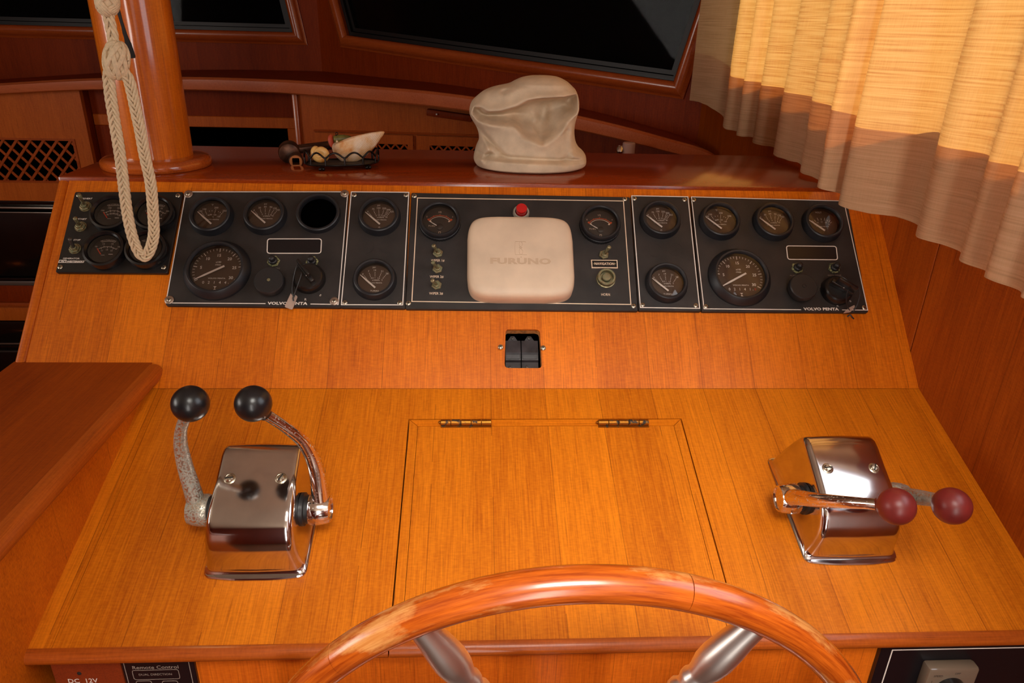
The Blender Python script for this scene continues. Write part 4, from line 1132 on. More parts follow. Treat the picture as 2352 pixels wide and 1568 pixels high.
# ------------------------------------------------------------------ engine controls
def control(cx, pix, label, tip_x, tip_v, tip_w, knob_mat, kind, lever_mats, bow):
    base = KP(*pix)
    b0 = base.y
    M = MK @ TR(cx, b0, 0)
    ro = thing('throttle_control', M, M)
    tag(ro, label, 'throttle control')
    W = 0.0535
    # side profile (v, w, half width)
    prof = [(-0.001, 0.000), (0.0005, 0.0022), (0.0035, 0.0035), (0.0050, 0.008), (0.0060, 0.020), (0.0075, 0.034), (0.0115, 0.0455), (0.0185, 0.0555), (0.0285, 0.0635), (0.0400, 0.0680), (0.0460, 0.0698), (0.075, 0.0758), (0.100, 0.0806),
            (0.1085, 0.0812), (0.1150, 0.0785), (0.1200, 0.0720), (0.1260, 0.058), (0.1330, 0.036), (0.1385, 0.014), (0.1400, 0.0040), (0.1425, 0.0025), (0.1450, 0.000)]
    def hw(w):
        t = min(1, w / 0.080)
        return 0.0490 - 0.0062 * t + 0.0040 * exp(-w / 0.006)
    m = len(prof)
    # closed shell: rows across the width with rounded shoulders
    vs, fs = [], []
    cols = [(sg * q_, d_) for sg, lst in ((-1, ((1.0, 0.0080), (0.992, 0.0058), (0.972, 0.0036), (0.942, 0.0019), (0.905, 0.0008), (0.86, 0.0002), (0.80, 0.0), (0.4, -0.0007))), (0, ((0, -0.0010),)), (1, ((0.4, -0.0007), (0.80, 0.0), (0.86, 0.0002), (0.905, 0.0008), (0.942, 0.0019), (0.972, 0.0036), (0.992, 0.0058), (1.0, 0.0080)))) for (q_, d_) in lst]
    cols = [((sg if sg else 0), d_) for (sg, d_) in cols]
    cv, cw = 0.072, 0.035
    for (s, dn) in cols:
        for (v, w) in prof:
            d = Vector((v - cv, w - cw)); k = 1 - dn / max(d.length, 1e-4)
            q = Vector((cv, cw)) + d * k
            vs.append((s * hw(w), q.x, q.y))
    nc = len(cols)
    for a in range(nc - 1):
        for i in range(m - 1):
            fs.append((a * m + i, (a + 1) * m + i, (a + 1) * m + i + 1, a * m + i + 1))
    # side skins (fan towards a slightly bulged middle)
    for a, sgn in ((0, -1), (nc - 1, 1)):
        ring = [a * m + i for i in range(m)]
        k0 = len(vs)
        for i in range(m):
            p = Vector(vs[ring[i]]); q = Vector((sgn * (hw(max(p.z, 0.006)) - 0.0005), lerp(p.y, cv, 0.35), lerp(p.z, 0.02, 0.35)))
            vs.append(tuple(q))
        ci = len(vs); vs.append((sgn * (W - 0.005), cv, 0.018))
        for i in range(m - 1):
            f1 = (ring[i], ring[i + 1], k0 + i + 1, k0 + i); f2 = (k0 + i, k0 + i + 1, ci)
            if sgn < 0: fs += [f1, f2]
            else: fs += [tuple(reversed(f1)), tuple(reversed(f2))]
        f1 = (ring[m - 1], ring[0], k0, k0 + m - 1); f2 = (k0 + m - 1, k0, ci)
        if sgn < 0: fs += [f1, f2]
        else: fs += [tuple(reversed(f1)), tuple(reversed(f2))]
    part(MB().add(vs, fs, None, True), 'housing', M_chrome, ro, angle=60)
    bp = round_poly([(-W, -0.0005), (-W * 0.4, -0.0042), (W * 0.4, -0.0042), (W, -0.0005), (W, 0.1445), (-W, 0.1445)], 0.009, 5)
    part(MB().prism(bp, 0.0002, 0.0030, None, 0.0012), 'base_flange', M_chrome, ro)
    for s in (-1, 1):
        S = TR(s * 0.0265, 0.072, 0.0752) @ Matrix.Rotation(radians(11), 4, 'X')
        sc_ = part(MB().lathe([(0.0064, -0.0004), (0.0062, 0.0006), (0.0050, 0.0012), (0.0046, 0.0010), (0.0044, 0.0016), (0.0030, 0.0030), (0.0002, 0.0034)], 24, S), 'cover_screw', M_screw, ro)
        part(MB().box((0, 0, 0.0033), (0.0086, 0.0011, 0.0009), S @ Matrix.Rotation(0.5 * s + 0.6, 4, 'Z')), 'screw_slot', M_slot, sc_)
    HV, HW = 0.060, 0.036
    for k, s in enumerate((-1, 1)):
        mat = lever_mats[k]
        R_ = Matrix.Rotation(s * pi / 2, 4, 'Y')
        S = TR(s * 0.044, HV, HW) @ R_
        h = part(MB().lathe([(0.0180, 0.0), (0.0180, 0.004), (0.0155, 0.005), (0.0155, 0.009)], 32, S), 'shaft_collar', M_rubber, ro)
        lv = MB().lathe([(0.0158, 0.0085), (0.0172, 0.0105), (0.0174, 0.018), (0.0162, 0.026), (0.0146, 0.031), (0.0126, 0.0314), (0.0118, 0.0298), (0.0002, 0.0298)], 32, S)
        p0 = Vector((s * 0.0655, HV, HW)); p3 = Vector((tip_x[k] - cx, tip_v, tip_w))
        ax = (p3 - p0)
        pts = [p0 + Vector((s * b_[0], 0, 0)) + ax * t + Vector((0, b_[1], b_[2])) for t, b_ in zip((0.0, 0.14, 0.34, 0.55, 0.76, 0.92), bow)]
        # knob sits at the end, rod enters it from the bow
        dirv = (p3 - pts[-1]).normalized()
        pts.append(p3 - dirv * 0.012)
        cm = catmull(pts, 6)
        rr = [lerp(0.0100, 0.0056, min(1, (i / (len(cm) - 1)) * 1.5)) for i in range(len(cm))]
        lv.tube(cm, rr, 16)
        lev = part(lv, 'lever', mat, ro, angle=50)
        # knob: sphere with a small neck
        z = dirv; x = z.orthogonal().normalized(); y = z.cross(x)
        K = frame(p3, x, y, z)
        rb_ = 0.0176
        pr = [(0.0062, -0.0192), (0.0066, -0.0168)] + [(rb_ * cos(radians(a)), rb_ * sin(radians(a))) for a in range(-66, 91, 6)]
        pr[-1] = (0.0002, rb_)
        part(MB().lathe(pr, 40, K, True, True, True), 'knob', knob_mat, lev, angle=60)
    return ro
control(-0.2290, (585, 1326), 'chrome twin-lever control with black ball knobs pushed upright', (-0.2695, -0.2105), 0.078, 0.186, M_ballblack, 'up', (M_corroded, M_pitted),
        [(0.0, 0.0, 0.0), (0.006, 0.006, 0.004), (0.0135, 0.012, 0.006), (0.016, 0.012, 0.004), (0.012, 0.006, 0.000), (0.0045, 0.001, -0.002)])
control(0.4210, (1950, 1291), 'chrome twin-lever control with maroon ball knobs pulled back', (0.4050, 0.4600), -0.022, 0.140, M_ballred, 'back', (M_pitted, M_corroded),
        [(0.0, 0.0, 0.0), (0.006, 0.000, 0.004), (0.0100, -0.004, 0.008), (0.009, -0.006, 0.010), (0.006, -0.003, 0.006), (0.002, 0.0, 0.001)])

# ------------------------------------------------------------------ steering wheel
def steering_wheel():
    H = Vector((0.083, 0.42, CZ - 0.6228)); RAD = 0.2595
    tl = radians(-5.07)
    up = Vector((0, sin(tl), cos(tl)))
    ax = XA.cross(up)                       # points towards the helmsman (-y) or away
    ax = ax if ax.y < 0 else -ax
    M = frame(H, XA, up, XA.cross(up))
    ro = thing('steering_wheel', M, M)
    tag(ro, 'worn teak steering wheel rim on turned metal spokes', 'steering wheel')
    n = 160
    # rim in six scarfed segments
    segs = 6; off = radians(90 - 16)
    for k in range(segs):
        a0 = off + 2 * pi * k / segs + 0.0006; a1 = off + 2 * pi * (k + 1) / segs - 0.0006
        part(MB().tube([(RAD * cos(lerp(a0, a1, i / 28)), RAD * sin(lerp(a0, a1, i / 28)), 0) for i in range(29)], 0.0142, 24, flat=0.92, ref=(0, 0, 1)), 'rim_segment', M_rim, ro, angle=60)
    part(MB().lathe([(0.058, -0.02), (0.058, 0.012), (0.05, 0.02), (0.02, 0.026), (0.0002, 0.027)], 40, None, True, True, True), 'hub', M_steel, ro)
    prof = [(0.050, 0.013), (0.075, 0.011), (0.10, 0.012), (0.120, 0.0150), (0.127, 0.0125), (0.132, 0.0095), (0.137, 0.0100), (0.142, 0.0128), (0.147, 0.0130), (0.152, 0.0102), (0.155, 0.0098), (0.159, 0.0122), (0.164, 0.0124), (0.168, 0.0100),
            (0.171, 0.0098), (0.175, 0.0118), (0.179, 0.0120), (0.183, 0.0104), (0.187, 0.0112), (0.196, 0.0142), (0.207, 0.0152), (0.222, 0.0140), (0.236, 0.0122), (0.250, 0.0112)]
    for k in range(6):
        a = radians(58.8 + 60 * k)
        d = Vector((cos(a), sin(a), 0)); u = Vector((0, 0, 1)); w = d.cross(u)
        T = frame(Vector((0, 0, 0)), u, w, d)
        part(MB().lathe([(r * 0.92, x) for (x, r) in prof], 24, T), 'spoke', M_steel, ro, angle=60)
    zl = (M.to_3x3().inverted() @ Vector((0, 0.93, -0.37))).normalized(); shaft_frame = frame(Vector((0, 0, 0)), XA, zl.cross(XA), zl)
    part(MB().lathe([(0.018, -0.001), (0.018, 0.125)], 24, shaft_frame), 'shaft', M_steel, ro)
steering_wheel()

# ------------------------------------------------------------------ front of the console below the desk
YP = YF + 0.0068
FP = frame(Vector((0, YP, 0)), XA, Vector((0, 0, 1)), Vector((0, -1, 0)))
def AP(px, py, n=0.003):
    p = at_y(px, py, YP - n); return Vector((p.x, p.z))
def plate(name, x0, x1, z1, z0, th, mat, label, cat):
    ro = thing(name, FP @ TR((x0 + x1) / 2, z0, 0), FP)
    tag(ro, label, cat)
    part(MB().prism([(x0, z0), (x1, z0), (x1, z1), (x0, z1)], 0.0002, th, None, 0.0006), 'face_plate', mat, ro)
    return ro
c0 = AP(112, 1518).x; c1 = AP(277, 1520).x - 0.001; zt = ZF - 0.0140
q = plate('socket_plate', c0, c1, zt, zt - 0.14, 0.003, M_redwood, 'reddish wooden plate lettered DC 12V below the desk edge', 'plate')
t = AP(191, 1562.5); part(MB().text('DC  12V', t.x, t.y, 0.0080, 0.0032, bold=0.01), 'lettering', M_print, q)
t = AP(182, 1546); part(MB().lathe([(0.0022, 0), (0.0016, 0.0006), (0.0002, 0.0008)], 14, TR(t.x, t.y, 0.0031)), 'screw', M_slot, q)
r0, r1 = AP(278, 1520).x, AP(446, 1520).x
q = plate('remote_control_panel', r0, r1, zt, zt - 0.12, 0.004, M_blacknavy, 'black remote control panel under the desk edge at the left', 'panel')
mb = MB()
t = AP(357, 1531.5, .004); mb.text('Remote Control', t.x, t.y, 0.0062, 0.0042, bold=.01, sx=1.08)
t = AP(357, 1548, .004); mb.text('DUAL DIRECTION', t.x, t.y, 0.0040, 0.0042)
def rr(pa, pb, r=0.0025):
    a, b = AP(*pa, .004), AP(*pb, .004)
    mb.strip(round_poly([(a.x, b.y), (b.x, b.y), (b.x, a.y), (a.x, a.y)], r, 3), 0.0006, 0.004, .0002)
rr((303, 1539), (414, 1558)); rr((312, 1563.5), (352, 1582)); rr((372, 1563.5), (412, 1582))
a, b = AP(283, 1519, .004), AP(433, 1519, .004)
mb.strip([(a.x, a.y), (a.x, a.y - 0.1)], 0.0007, .004, .0002, False); mb.strip([(b.x, a.y), (b.x, a.y - 0.1)], 0.0007, .004, .0002, False)
part(mb, 'lettering', M_dimprint, q)
s0 = AP(2020, 1490).x
q = plate('wiper_panel', s0, XR - 0.012, zt + 0.001, zt - 0.14, 0.006, M_blacknavy, 'blue-black panel with white border below the right end of the desk', 'panel')
a = AP(2052, 1486, .006); b = AP(2352, 1470, .006)
part(MB().strip([(a.x, zt - 0.13), (a.x, zt - 0.006), (XR - 0.022, zt - 0.006), (XR - 0.022, zt - 0.13)], 0.0013, 0.006, .0002, True), 'border_line', M_white, q)
a, b = AP(2138, 1540, .02), AP(2254, 1540, .02)
cv = part(MB().rbox(((a.x + b.x) / 2, a.y - 0.026, 0.012), (b.x - a.x, 0.052, 0.014), 0.003, 2), 'control_cover', M_clear, q)
part(MB().lathe([(0.016, 0), (0.016, 0.006), (0.0135, 0.008), (0.0002, 0.008)], 32, TR((a.x + b.x) / 2, a.y - 0.028, 0.019)), 'control_knob', M_blackplastic, cv)
mb = MB().text('SPEED', a.x + 0.011, a.y - 0.009, 0.0038, 0.0192).text('OFF', (a.x + b.x) / 2 + .004, a.y - 0.006, 0.0036, 0.0192).text('1', a.x + 0.006, a.y - 0.017, 0.0042, 0.0192)
part(mb, 'cover_lettering', M_slot, cv)

# ------------------------------------------------------------------ post
PX, PY = -0.5005, 1.185
post = thing('support_post', TR(PX, PY, TOPZ))
tag(post, 'round varnished teak post standing on the dash top', 'post')
part(MB().lathe([(0.0545, 0.012), (0.0545, 0.80), (0.0540, ZC - TOPZ)], 72, TR(PX, PY, TOPZ)), 'shaft', M_post, post, angle=60)
part(MB().lathe([(0.0790, 0.0004), (0.0808, 0.003), (0.0812, 0.007), (0.0800, 0.0115), (0.0765, 0.0145), (0.0700, 0.0160), (0.0600, 0.0165), (0.0545, 0.0170)], 80, TR(PX, PY, TOPZ), True, True, False), 'base_flange', M_flange, post, angle=50)

# ------------------------------------------------------------------ rope lanyard
RY = 0.968
def RP(px, py, dy=0.0): return at_y(px, py, RY + dy)
VIEW = Vector((0, -1, 0))
def braid(mb, path, n, A, B, lam, r):
    path = catmull(path, 10)
    s = [0.0]
    for a, b in zip(path, path[1:]): s.append(s[-1] + (b - a).length)
    L_ = s[-1]; m = int(L_ / 0.0016); k = 0; P = []; Tn = []
    for i in range(m + 1):
        d = L_ * i / m
        while k < len(s) - 2 and s[k + 1] < d: k += 1
        t = (d - s[k]) / max(s[k + 1] - s[k], 1e-9)
        P.append(path[k].lerp(path[k + 1], t)); Tn.append((path[k + 1] - path[k]).normalized())
    for i in range(1, len(Tn) - 1): pass
    for j in range(n):
        pts = []
        for i in range(m + 1):
            a0, a1 = max(i - 6, 0), min(i + 6, m)
            tg = (P[a1] - P[a0]).normalized()
            lat = tg.cross(VIEW).normalized(); nor = lat.cross(tg)
            ph = 2 * pi * (L_ * i / m / lam + j / n)
            pts.append(P[i] + lat * (A * sin(ph)) + nor * (B * sin(2 * ph) * (1 if n % 2 else 1)))
        mb.tube(pts, r, 7)
    return mb
lan = thing('rope_lanyard', TR(RP(267, 140).x, RY, RP(330, 597).z))
tag(lan, 'cream braided rope lanyard looping down in front of the post', 'rope')
legL = [(262, 150), (250, 172), (251, 192), (255, 228), (264, 285), (274, 345), (282.5, 411), (289, 466), (296, 509), (306, 549), (319, 580), (329, 589)]
legR = [(276, 155), (294, 180), (303, 210), (313, 258), (322, 300), (333, 360), (344.5, 412), (349, 450), (352, 493), (353.5, 533), (348.5, 562), (340, 582), (333, 589)]
part(braid(MB(), [RP(*p) for p in legL] + [RP(*p) for p in reversed(legR)], 7, 0.0058, 0.0017, 0.056, 0.0018), 'loop', M_rope, lan, angle=70)
part(braid(MB(), [RP(*p) for p in ((246, 18), (251, 45), (258, 78), (264, 112))], 6, 0.0050, 0.0022, 0.062, 0.0020), 'neck', M_rope, lan, angle=70)
def knot(px, py, rx, rz, ry, p, q, r, turns=2, name='knot', phi=1.15, rot=0.25):
    c = RP(px, py); mb = MB()
    mb.lathe([(rx * 0.93 * cos(radians(a)), rz * 0.95 * sin(radians(a))) for a in range(-84, 85, 12)], 20, Matrix.Translation(c) @ Matrix.Rotation(rot, 4, 'Y') @ Matrix.Diagonal((1, ry / rx, 1, 1)))
    for k in range(turns):
        off = (k - (turns - 1) / 2) * r * 1.75 / rz
        N_ = 260; pts = []
        for i in range(N_):
            t = 2 * pi * i / N_
            f = phi * sin(q * t) + off * cos(q * t) * 0 + off
            th = p * t
            rad = 1.0 + 0.07 * sin(2 * q * t * 1.0 + 0.6)
            v = Vector((rx * cos(f) * cos(th) * rad, ry * cos(f) * sin(th) * rad, rz * sin(f) * rad))
            pts.append(c + Matrix.Rotation(rot, 4, 'Y') @ v)
        mb.tube(pts, r, 7, closed=True)
    return part(mb, name, M_rope, lan, angle=70)
knot(267, 138, 0.0135, 0.0225, 0.0120, 5, 7, 0.0019, 3)
knot(245.5, 4, 0.0118, 0.0150, 0.0115, 4, 3, 0.0020, 4)
c_ = RP(245.5, 4)
part(braid(MB(), [c_ + Vector((0, 0, 0.01)), c_ + Vector((0, 0, 0.2)), Vector((c_.x, c_.y, ZC - 0.2)), Vector((c_.x, c_.y, ZC))], 6, 0.0050, 0.0022, 0.062, 0.0020), 'upper_line', M_rope, lan, angle=70)
so = [(-440, -5400), (-412, -5400), (553, 40), (600, 210), (640, 370), (720, 620), (757, 710), (795, 780), (870, 1010), (868, 1038), (850, 1048), (775, 1052), (762, 1040), (680, 820), (682, 760), (670, 680), (640, 590), (625, 500), (540, 220)]
pts = [at_y(200 + x / 7.84, y / 7.84, 1.07) for (x, y) in so]
o = part(MB().prism([(p.x, p.z) for p in pts], -0.0006, 0.0008, frame(Vector((0, 1.07, 0)), XA, Vector((0, 0, 1)), Vector((0, -1, 0)))), 'strap', M_strap, lan)
o['label'] = 'thin black strap with a wider end'

# ------------------------------------------------------------------ things on the dash top
# canvas cover
def canvas_cover():
    Y0 = 1.205; kx = 0.000709 * 1.0
    O = at_z(1225, 390, TOPZ); 
    ppm = 1 / (0.000704)
    def X(px): return (px - 1222) * 0.000704
    def Z(py): return (401 - py) * 0.000735
    # silhouette: height -> left, right
    sil = [(402, 1112, 1330), (399, 1098, 1345), (394, 1092, 1356), (386, 1089, 1358), (376, 1090.5, 1357), (366, 1093, 1350), (357, 1096, 1339), (345, 1101, 1331), (330, 1100, 1327), (315, 1094, 1326), (300, 1084, 1328), (288, 1079, 1331), (275, 1079.5, 1333.5), (262, 1085, 1333.5), (250, 1098, 1331), (240, 1113, 1327), (232, 1135, 1322), (225, 1168, 1314), (218, 1183, 1305), (212, 1197, 1293), (208, 1215, 1280), (206.5, 1232, 1262)]
    pts = [(Z(a), X(l), X(r)) for a, l, r in sil]
    rows = []
    nr = 170
    import bisect
    # resample by arc index
    m = len(pts)
    for i in range(nr + 1):
        t = i / nr * (m - 1); k = min(int(t), m - 2); f = t - k
        p0, p1, p2, p3 = (pts[max(k - 1, 0)], pts[k], pts[k + 1], pts[min(k + 2, m - 1)])
        rows.append(tuple(0.5 * ((2 * p1[j]) + (p2[j] - p0[j]) * f + (2 * p0[j] - 5 * p1[j] + 4 * p2[j] - p3[j]) * f * f + (3 * p1[j] - p0[j] - 3 * p2[j] + p3[j]) * f ** 3) for j in range(3)))
    nth = 230
    # crater and fold lines in zoom pixels of the photo crop (6.82 px per photo px, origin 1060,190)
    def C(x, y): return Vector((X(1060 + x / 6.82), Z(190 + y / 6.82)))
    def seg(p, a, b):
        d = b - a; t = max(0, min(1, (p - a).dot(d) / d.length_squared)); return (p - (a + d * t)).length, t
    rim = [C(*q) for q in ((150, 640), (250, 740), (480, 780), (820, 785), (900, 850), (1020, 940), (1120, 1000), (1260, 1050), (1400, 970), (1560, 870), (1640, 730), (1790, 620), (1820, 560), (1790, 340), (1500, 365), (1180, 385), (1010, 415), (860, 500), (600, 575), (420, 590), (300, 540), (200, 545))]
    def inside(p):
        c = False; n = len(rim)
        for i in range(n):
            a, b = rim[i], rim[i - 1]
            if (a.y > p.y) != (b.y > p.y) and p.x < (b.x - a.x) * (p.y - a.y) / (b.y - a.y) + a.x: c = not c
        return c
    def rimdist(p): return min(seg(p, rim[i - 1], rim[i])[0] for i in range(len(rim)))
    folds = [  # a, b, width (m), amplitude (+ towards the viewer)
        (C(250, 870), C(660, 1230), 0.0045, -0.007), (C(300, 930), C(470, 1180), 0.004, 0.004), (C(420, 1120), C(330, 1290), 0.005, 0.006), (C(470, 1190), C(370, 1290), 0.004, -0.006),
        (C(1720, 830), C(1720, 1150), 0.006, 0.004), (C(1720, 1150), C(1610, 1290), 0.004, -0.005), (C(1660, 860), C(1540, 900), 0.004, -0.004), (C(1740, 1190), C(1960, 1290), 0.006, 0.006),
        (C(1040, 500), C(1180, 720), 0.006, 0.006), (C(1180, 720), C(1130, 830), 0.006, 0.006), (C(1330, 560), C(1330, 720), 0.008, -0.008), (C(1450, 700), C(1540, 850), 0.007, 0.006),
        (C(700, 760), C(880, 690), 0.007, -0.006), (C(880, 690), C(1000, 880), 0.006, -0.007), (C(1060, 820), C(1180, 940), 0.006, 0.007), (C(160, 640), C(360, 640), 0.006, 0.008), (C(360, 660), C(340, 740), 0.003, -0.003),
        (C(350, 350), C(200, 520), 0.003, -0.002), (C(640, 320), C(760, 270), 0.004, -0.006), (C(1560, 390), C(1820, 560), 0.004, 0.004), (C(1640, 640), C(1790, 610), 0.004, 0.005), (C(1000, 940), C(980, 780), 0.004, -0.004)]
    vs, fs = [], []
    for i, (z, l, r) in enumerate(rows):
        t = i / nr
        cx, hwid = (l + r) / 2, (r - l) / 2
        dep = 0.070 * (1 - 0.25 * max(0, (z / 0.142))) if z > 0.018 else 0.078
        dep = min(dep, hwid * 1.05 + 0.004)
        if t < 0.06: dep *= 0.9 + 1.6 * t
        for j in range(nth):
            a = 2 * pi * j / nth
            ca, sa = cos(a), sin(a)
            ex = 0.82
            x = cx + hwid * (abs(ca) ** ex) * (1 if ca > 0 else -1)
            y = -dep * (abs(sa) ** ex) * (1 if sa > 0 else -1)
            if sa > 0.02:
                w = min(1, sa / 0.35)
                p = Vector((x, z)); d = 0
                q = rimdist(p)
                lip = lerp(0.005, 0.011, max(0.0, min(1.0, (z - 0.075) / 0.03))) * exp(-(q / 0.008) ** 2)
                d += lip
                if inside(p):
                    up_ = max(0.0, min(1.0, (z - 0.055) / 0.06))
                    d -= 0.062 * (1 - exp(-(q / (0.007 + 0.006 * (1 - up_)))))
                for (A_, B_, wd, am) in folds:
                    q, _ = seg(p, A_, B_)
                    if q < wd * 3: d += 1.5 * am * exp(-(q / wd) ** 2)
                # hem crease
                hz = 0.0165 - 0.03 * (x / 0.19) * 0.25
                d += -0.006 * exp(-((z - hz - 0.004) / 0.0035) ** 2) + (0.003 if z < hz else 0)
                d += 0.0025 * noise.noise((x * 38, z * 38, 3.1))
                y -= d * w
            else:
                y += 0.004 * noise.noise((x * 30, z * 30, 9.1))
            vs.append((x, y, z + 0.0004))
    for i in range(nr):
        for j in range(nth):
            k = (j + 1) % nth
            fs.append((i * nth + j, i * nth + k, (i + 1) * nth + k, (i + 1) * nth + j))
    fs.append([nr * nth + j for j in range(nth)])
    fs = [tuple(reversed(f)) if False else f for f in fs]
    zmin = min(v[2] for v in vs)
    vs = [(v[0], v[1], v[2] - zmin + 0.0006) for v in vs]
    base = at_z(1222, 400, TOPZ)
    M = TR(base.x, base.y + 0.074, TOPZ)
    o = MB().add(vs, fs, None, True).build('canvas_cover', M_canvas, None, 180)
    bm = bmesh.new(); bm.from_mesh(o.data)
    for _ in range(5): bmesh.ops.smooth_vert(bm, verts=bm.verts, factor=0.5, use_axis_x=True, use_axis_y=True, use_axis_z=True)
    bm.to_mesh(o.data); bm.free()
    o.matrix_world = M
    tag(o, 'slumped cream canvas cover with caved-in crown on the dash top', 'canvas cover')
canvas_cover()

# wire basket
BC = Vector((-0.2115, 1.193, TOPZ)); BROT = radians(17)
bas = thing('wire_basket', TR(*BC))
tag(bas, 'oval dark wire basket with scalloped rim holding shells', 'basket')
BM = TR(*BC) @ Matrix.Rotation(BROT, 4, 'Z')
ba, bb = 0.0575, 0.030
def oval(k, n, z, s=1.0):
    a = 2 * pi * k / n; return Vector((ba * s * cos(a), bb * s * sin(a), z))
part(MB().tube([oval(k, 48, 0.0085) for k in range(48)], 0.0017, 8, True, BM), 'base_ring', M_wire, bas)
part(MB().prism([(oval(k, 40, 0).x, oval(k, 40, 0).y) for k in range(40)], 0.0070, 0.0080, BM), 'tray', M_mesh, bas)
NS = 12
for k in range(NS):
    p, q = oval(k, NS, 0.0085, 1.02), oval(k + 1, NS, 0.0085, 1.02)
    pts = [p, p + Vector((0, 0, 0.010))]
    for i in range(1, 8):
        t = i / 8; m = p.lerp(q, t) + (oval(k + t, NS, 0.0085, 1.02) - p.lerp(q, t)) * 1.0
        pts.append(m + Vector((0, 0, 0.010 + 0.0095 * sin(pi * t))))
    pts += [q + Vector((0, 0, 0.010)), q]
    part(MB().tube(catmull(pts, 3), 0.0015, 7, False, BM), 'scallop_wire', M_wire, bas, angle=60)
for k in (1.5, 4.6, 7.7, 10.4):
    p = oval(k, NS, 0, 0.98); mb = MB()
    for dx in (-0.0024, 0.0024):
        mb.lathe([(0.0029 * cos(radians(a)), 0.0029 + 0.0029 * sin(radians(a))) for a in range(-85, 86, 17)], 14, BM @ TR(p.x + dx, p.y, 0.0002))
    mb.tube([p + Vector((0, 0, 0.003)), p + Vector((0, 0, 0.009))], 0.0012, 8, False, BM)
    part(mb, 'ball_foot', M_wire, bas)
# clam shell, leaning in the basket
def clam():
    zp = [(1165, 480), (1185, 420), (1235, 385), (1330, 370), (1470, 310), (1600, 268), (1720, 240), (1860, 205), (2000, 182), (2120, 165), (2190, 170), (2202, 195), (2165, 260), (2110, 340), (2050, 425), (1990, 500), (1920, 580), (1850, 650), (1780, 705), (1700, 745), (1620, 775), (1550, 790), (1470, 790), (1400, 778), (1340, 745), (1290, 700), (1245, 655), (1205, 600), (1178, 540)]
    yv = 1.217
    P_ = [at_y(630 + x / 8.711, 280 + y / 8.711, yv) for x, y in zp]
    U = at_y(630 + 1245 / 8.711, 280 + 440 / 8.711, yv)
    ol = catmull([(p.x, p.z, 0) for p in P_], 2, True)
    U2 = Vector((U.x, U.z, 0)); n = len(ol); nr = 190
    front, fs = [], []
    for i in range(nr + 1):
        s = i / nr
        for p in ol:
            q = U2.lerp(p, s)
            rel = (p - U2).length / 0.06
            h = 0.021 * min(1, rel + 0.25) * (sin(pi * (0.10 + 0.90 * s)) ** 0.75) 
            h += 0.00025 * sin(2 * pi * 30 * s ** 0.85) * min(1, s * 4) * (1 if s < 0.99 else 0)
            front.append(Vector((q.x, yv - 0.010 - h, q.y)))
    vs = list(front)
    for i in range(nr):
        for k in range(n):
            l = (k + 1) % n
            fs.append((i * n + k, (i + 1) * n + k, (i + 1) * n + l, i * n + l))
    off = len(vs)
    for p in front: vs.append(Vector((p.x, min(p.y + 0.0022, yv - 0.008), p.z)))
    for i in range(nr):
        for k in range(n):
            l = (k + 1) % n
            fs.append((off + i * n + k, off + i * n + l, off + (i + 1) * n + l, off + (i + 1) * n + k))
    for k in range(n):
        l = (k + 1) % n
        fs.append((nr * n + k, off + nr * n + k, off + nr * n + l, nr * n + l))
    # lean back so that it rests on the far wires
    lo = min(v.z for v in vs)
    piv = Vector((0, yv - 0.012, lo))
    Rm = Matrix.Rotation(radians(-12), 4, 'X')
    vs = [piv + (Rm @ (v - piv)) for v in vs]
    dz = TOPZ + 0.0082 - min(v.z for v in vs)
    o = MB().add([v for v in vs], fs, None, True).build('clam_shell', M_shell, None, 80)
    tag(o, 'large ribbed pink and tan clam shell in the wire basket', 'shell')
clam()
def snail():
    c = at_y(630 + 880 / 8.711, 280 + 800 / 8.711, 1.176)
    pts, rad = [], []
    for i in range(70):
        t = i / 69; a = radians(200 - 800 * t)
        r = 0.0012 + 0.0092 * t ** 1.25
        pts.append(Vector((c.x + 0.004 * t + r * cos(a), c.y + 0.002 + 0.010 * t, c.z + 0.003 * t + r * sin(a) * 0.95)))
        rad.append(0.0012 + 0.0078 * t ** 1.1)
    for q_ in range(8): rad[-1 - q_] *= sqrt(max(0.02, 1 - ((8 - q_) / 8.2) ** 2))
    rad[0] = 0.0003
    mb = MB().tube(pts, rad, 18, ref=(0, 1, 0))
    lo = min(v.z for v in mb.v); d = TOPZ + 0.0083 - lo
    for v in mb.v: v.z += d
    o = mb.build('snail_shell', M_snail, None, 70)
    tag(o, 'small honey-coloured coiled snail shell in the wire basket', 'shell')
snail()
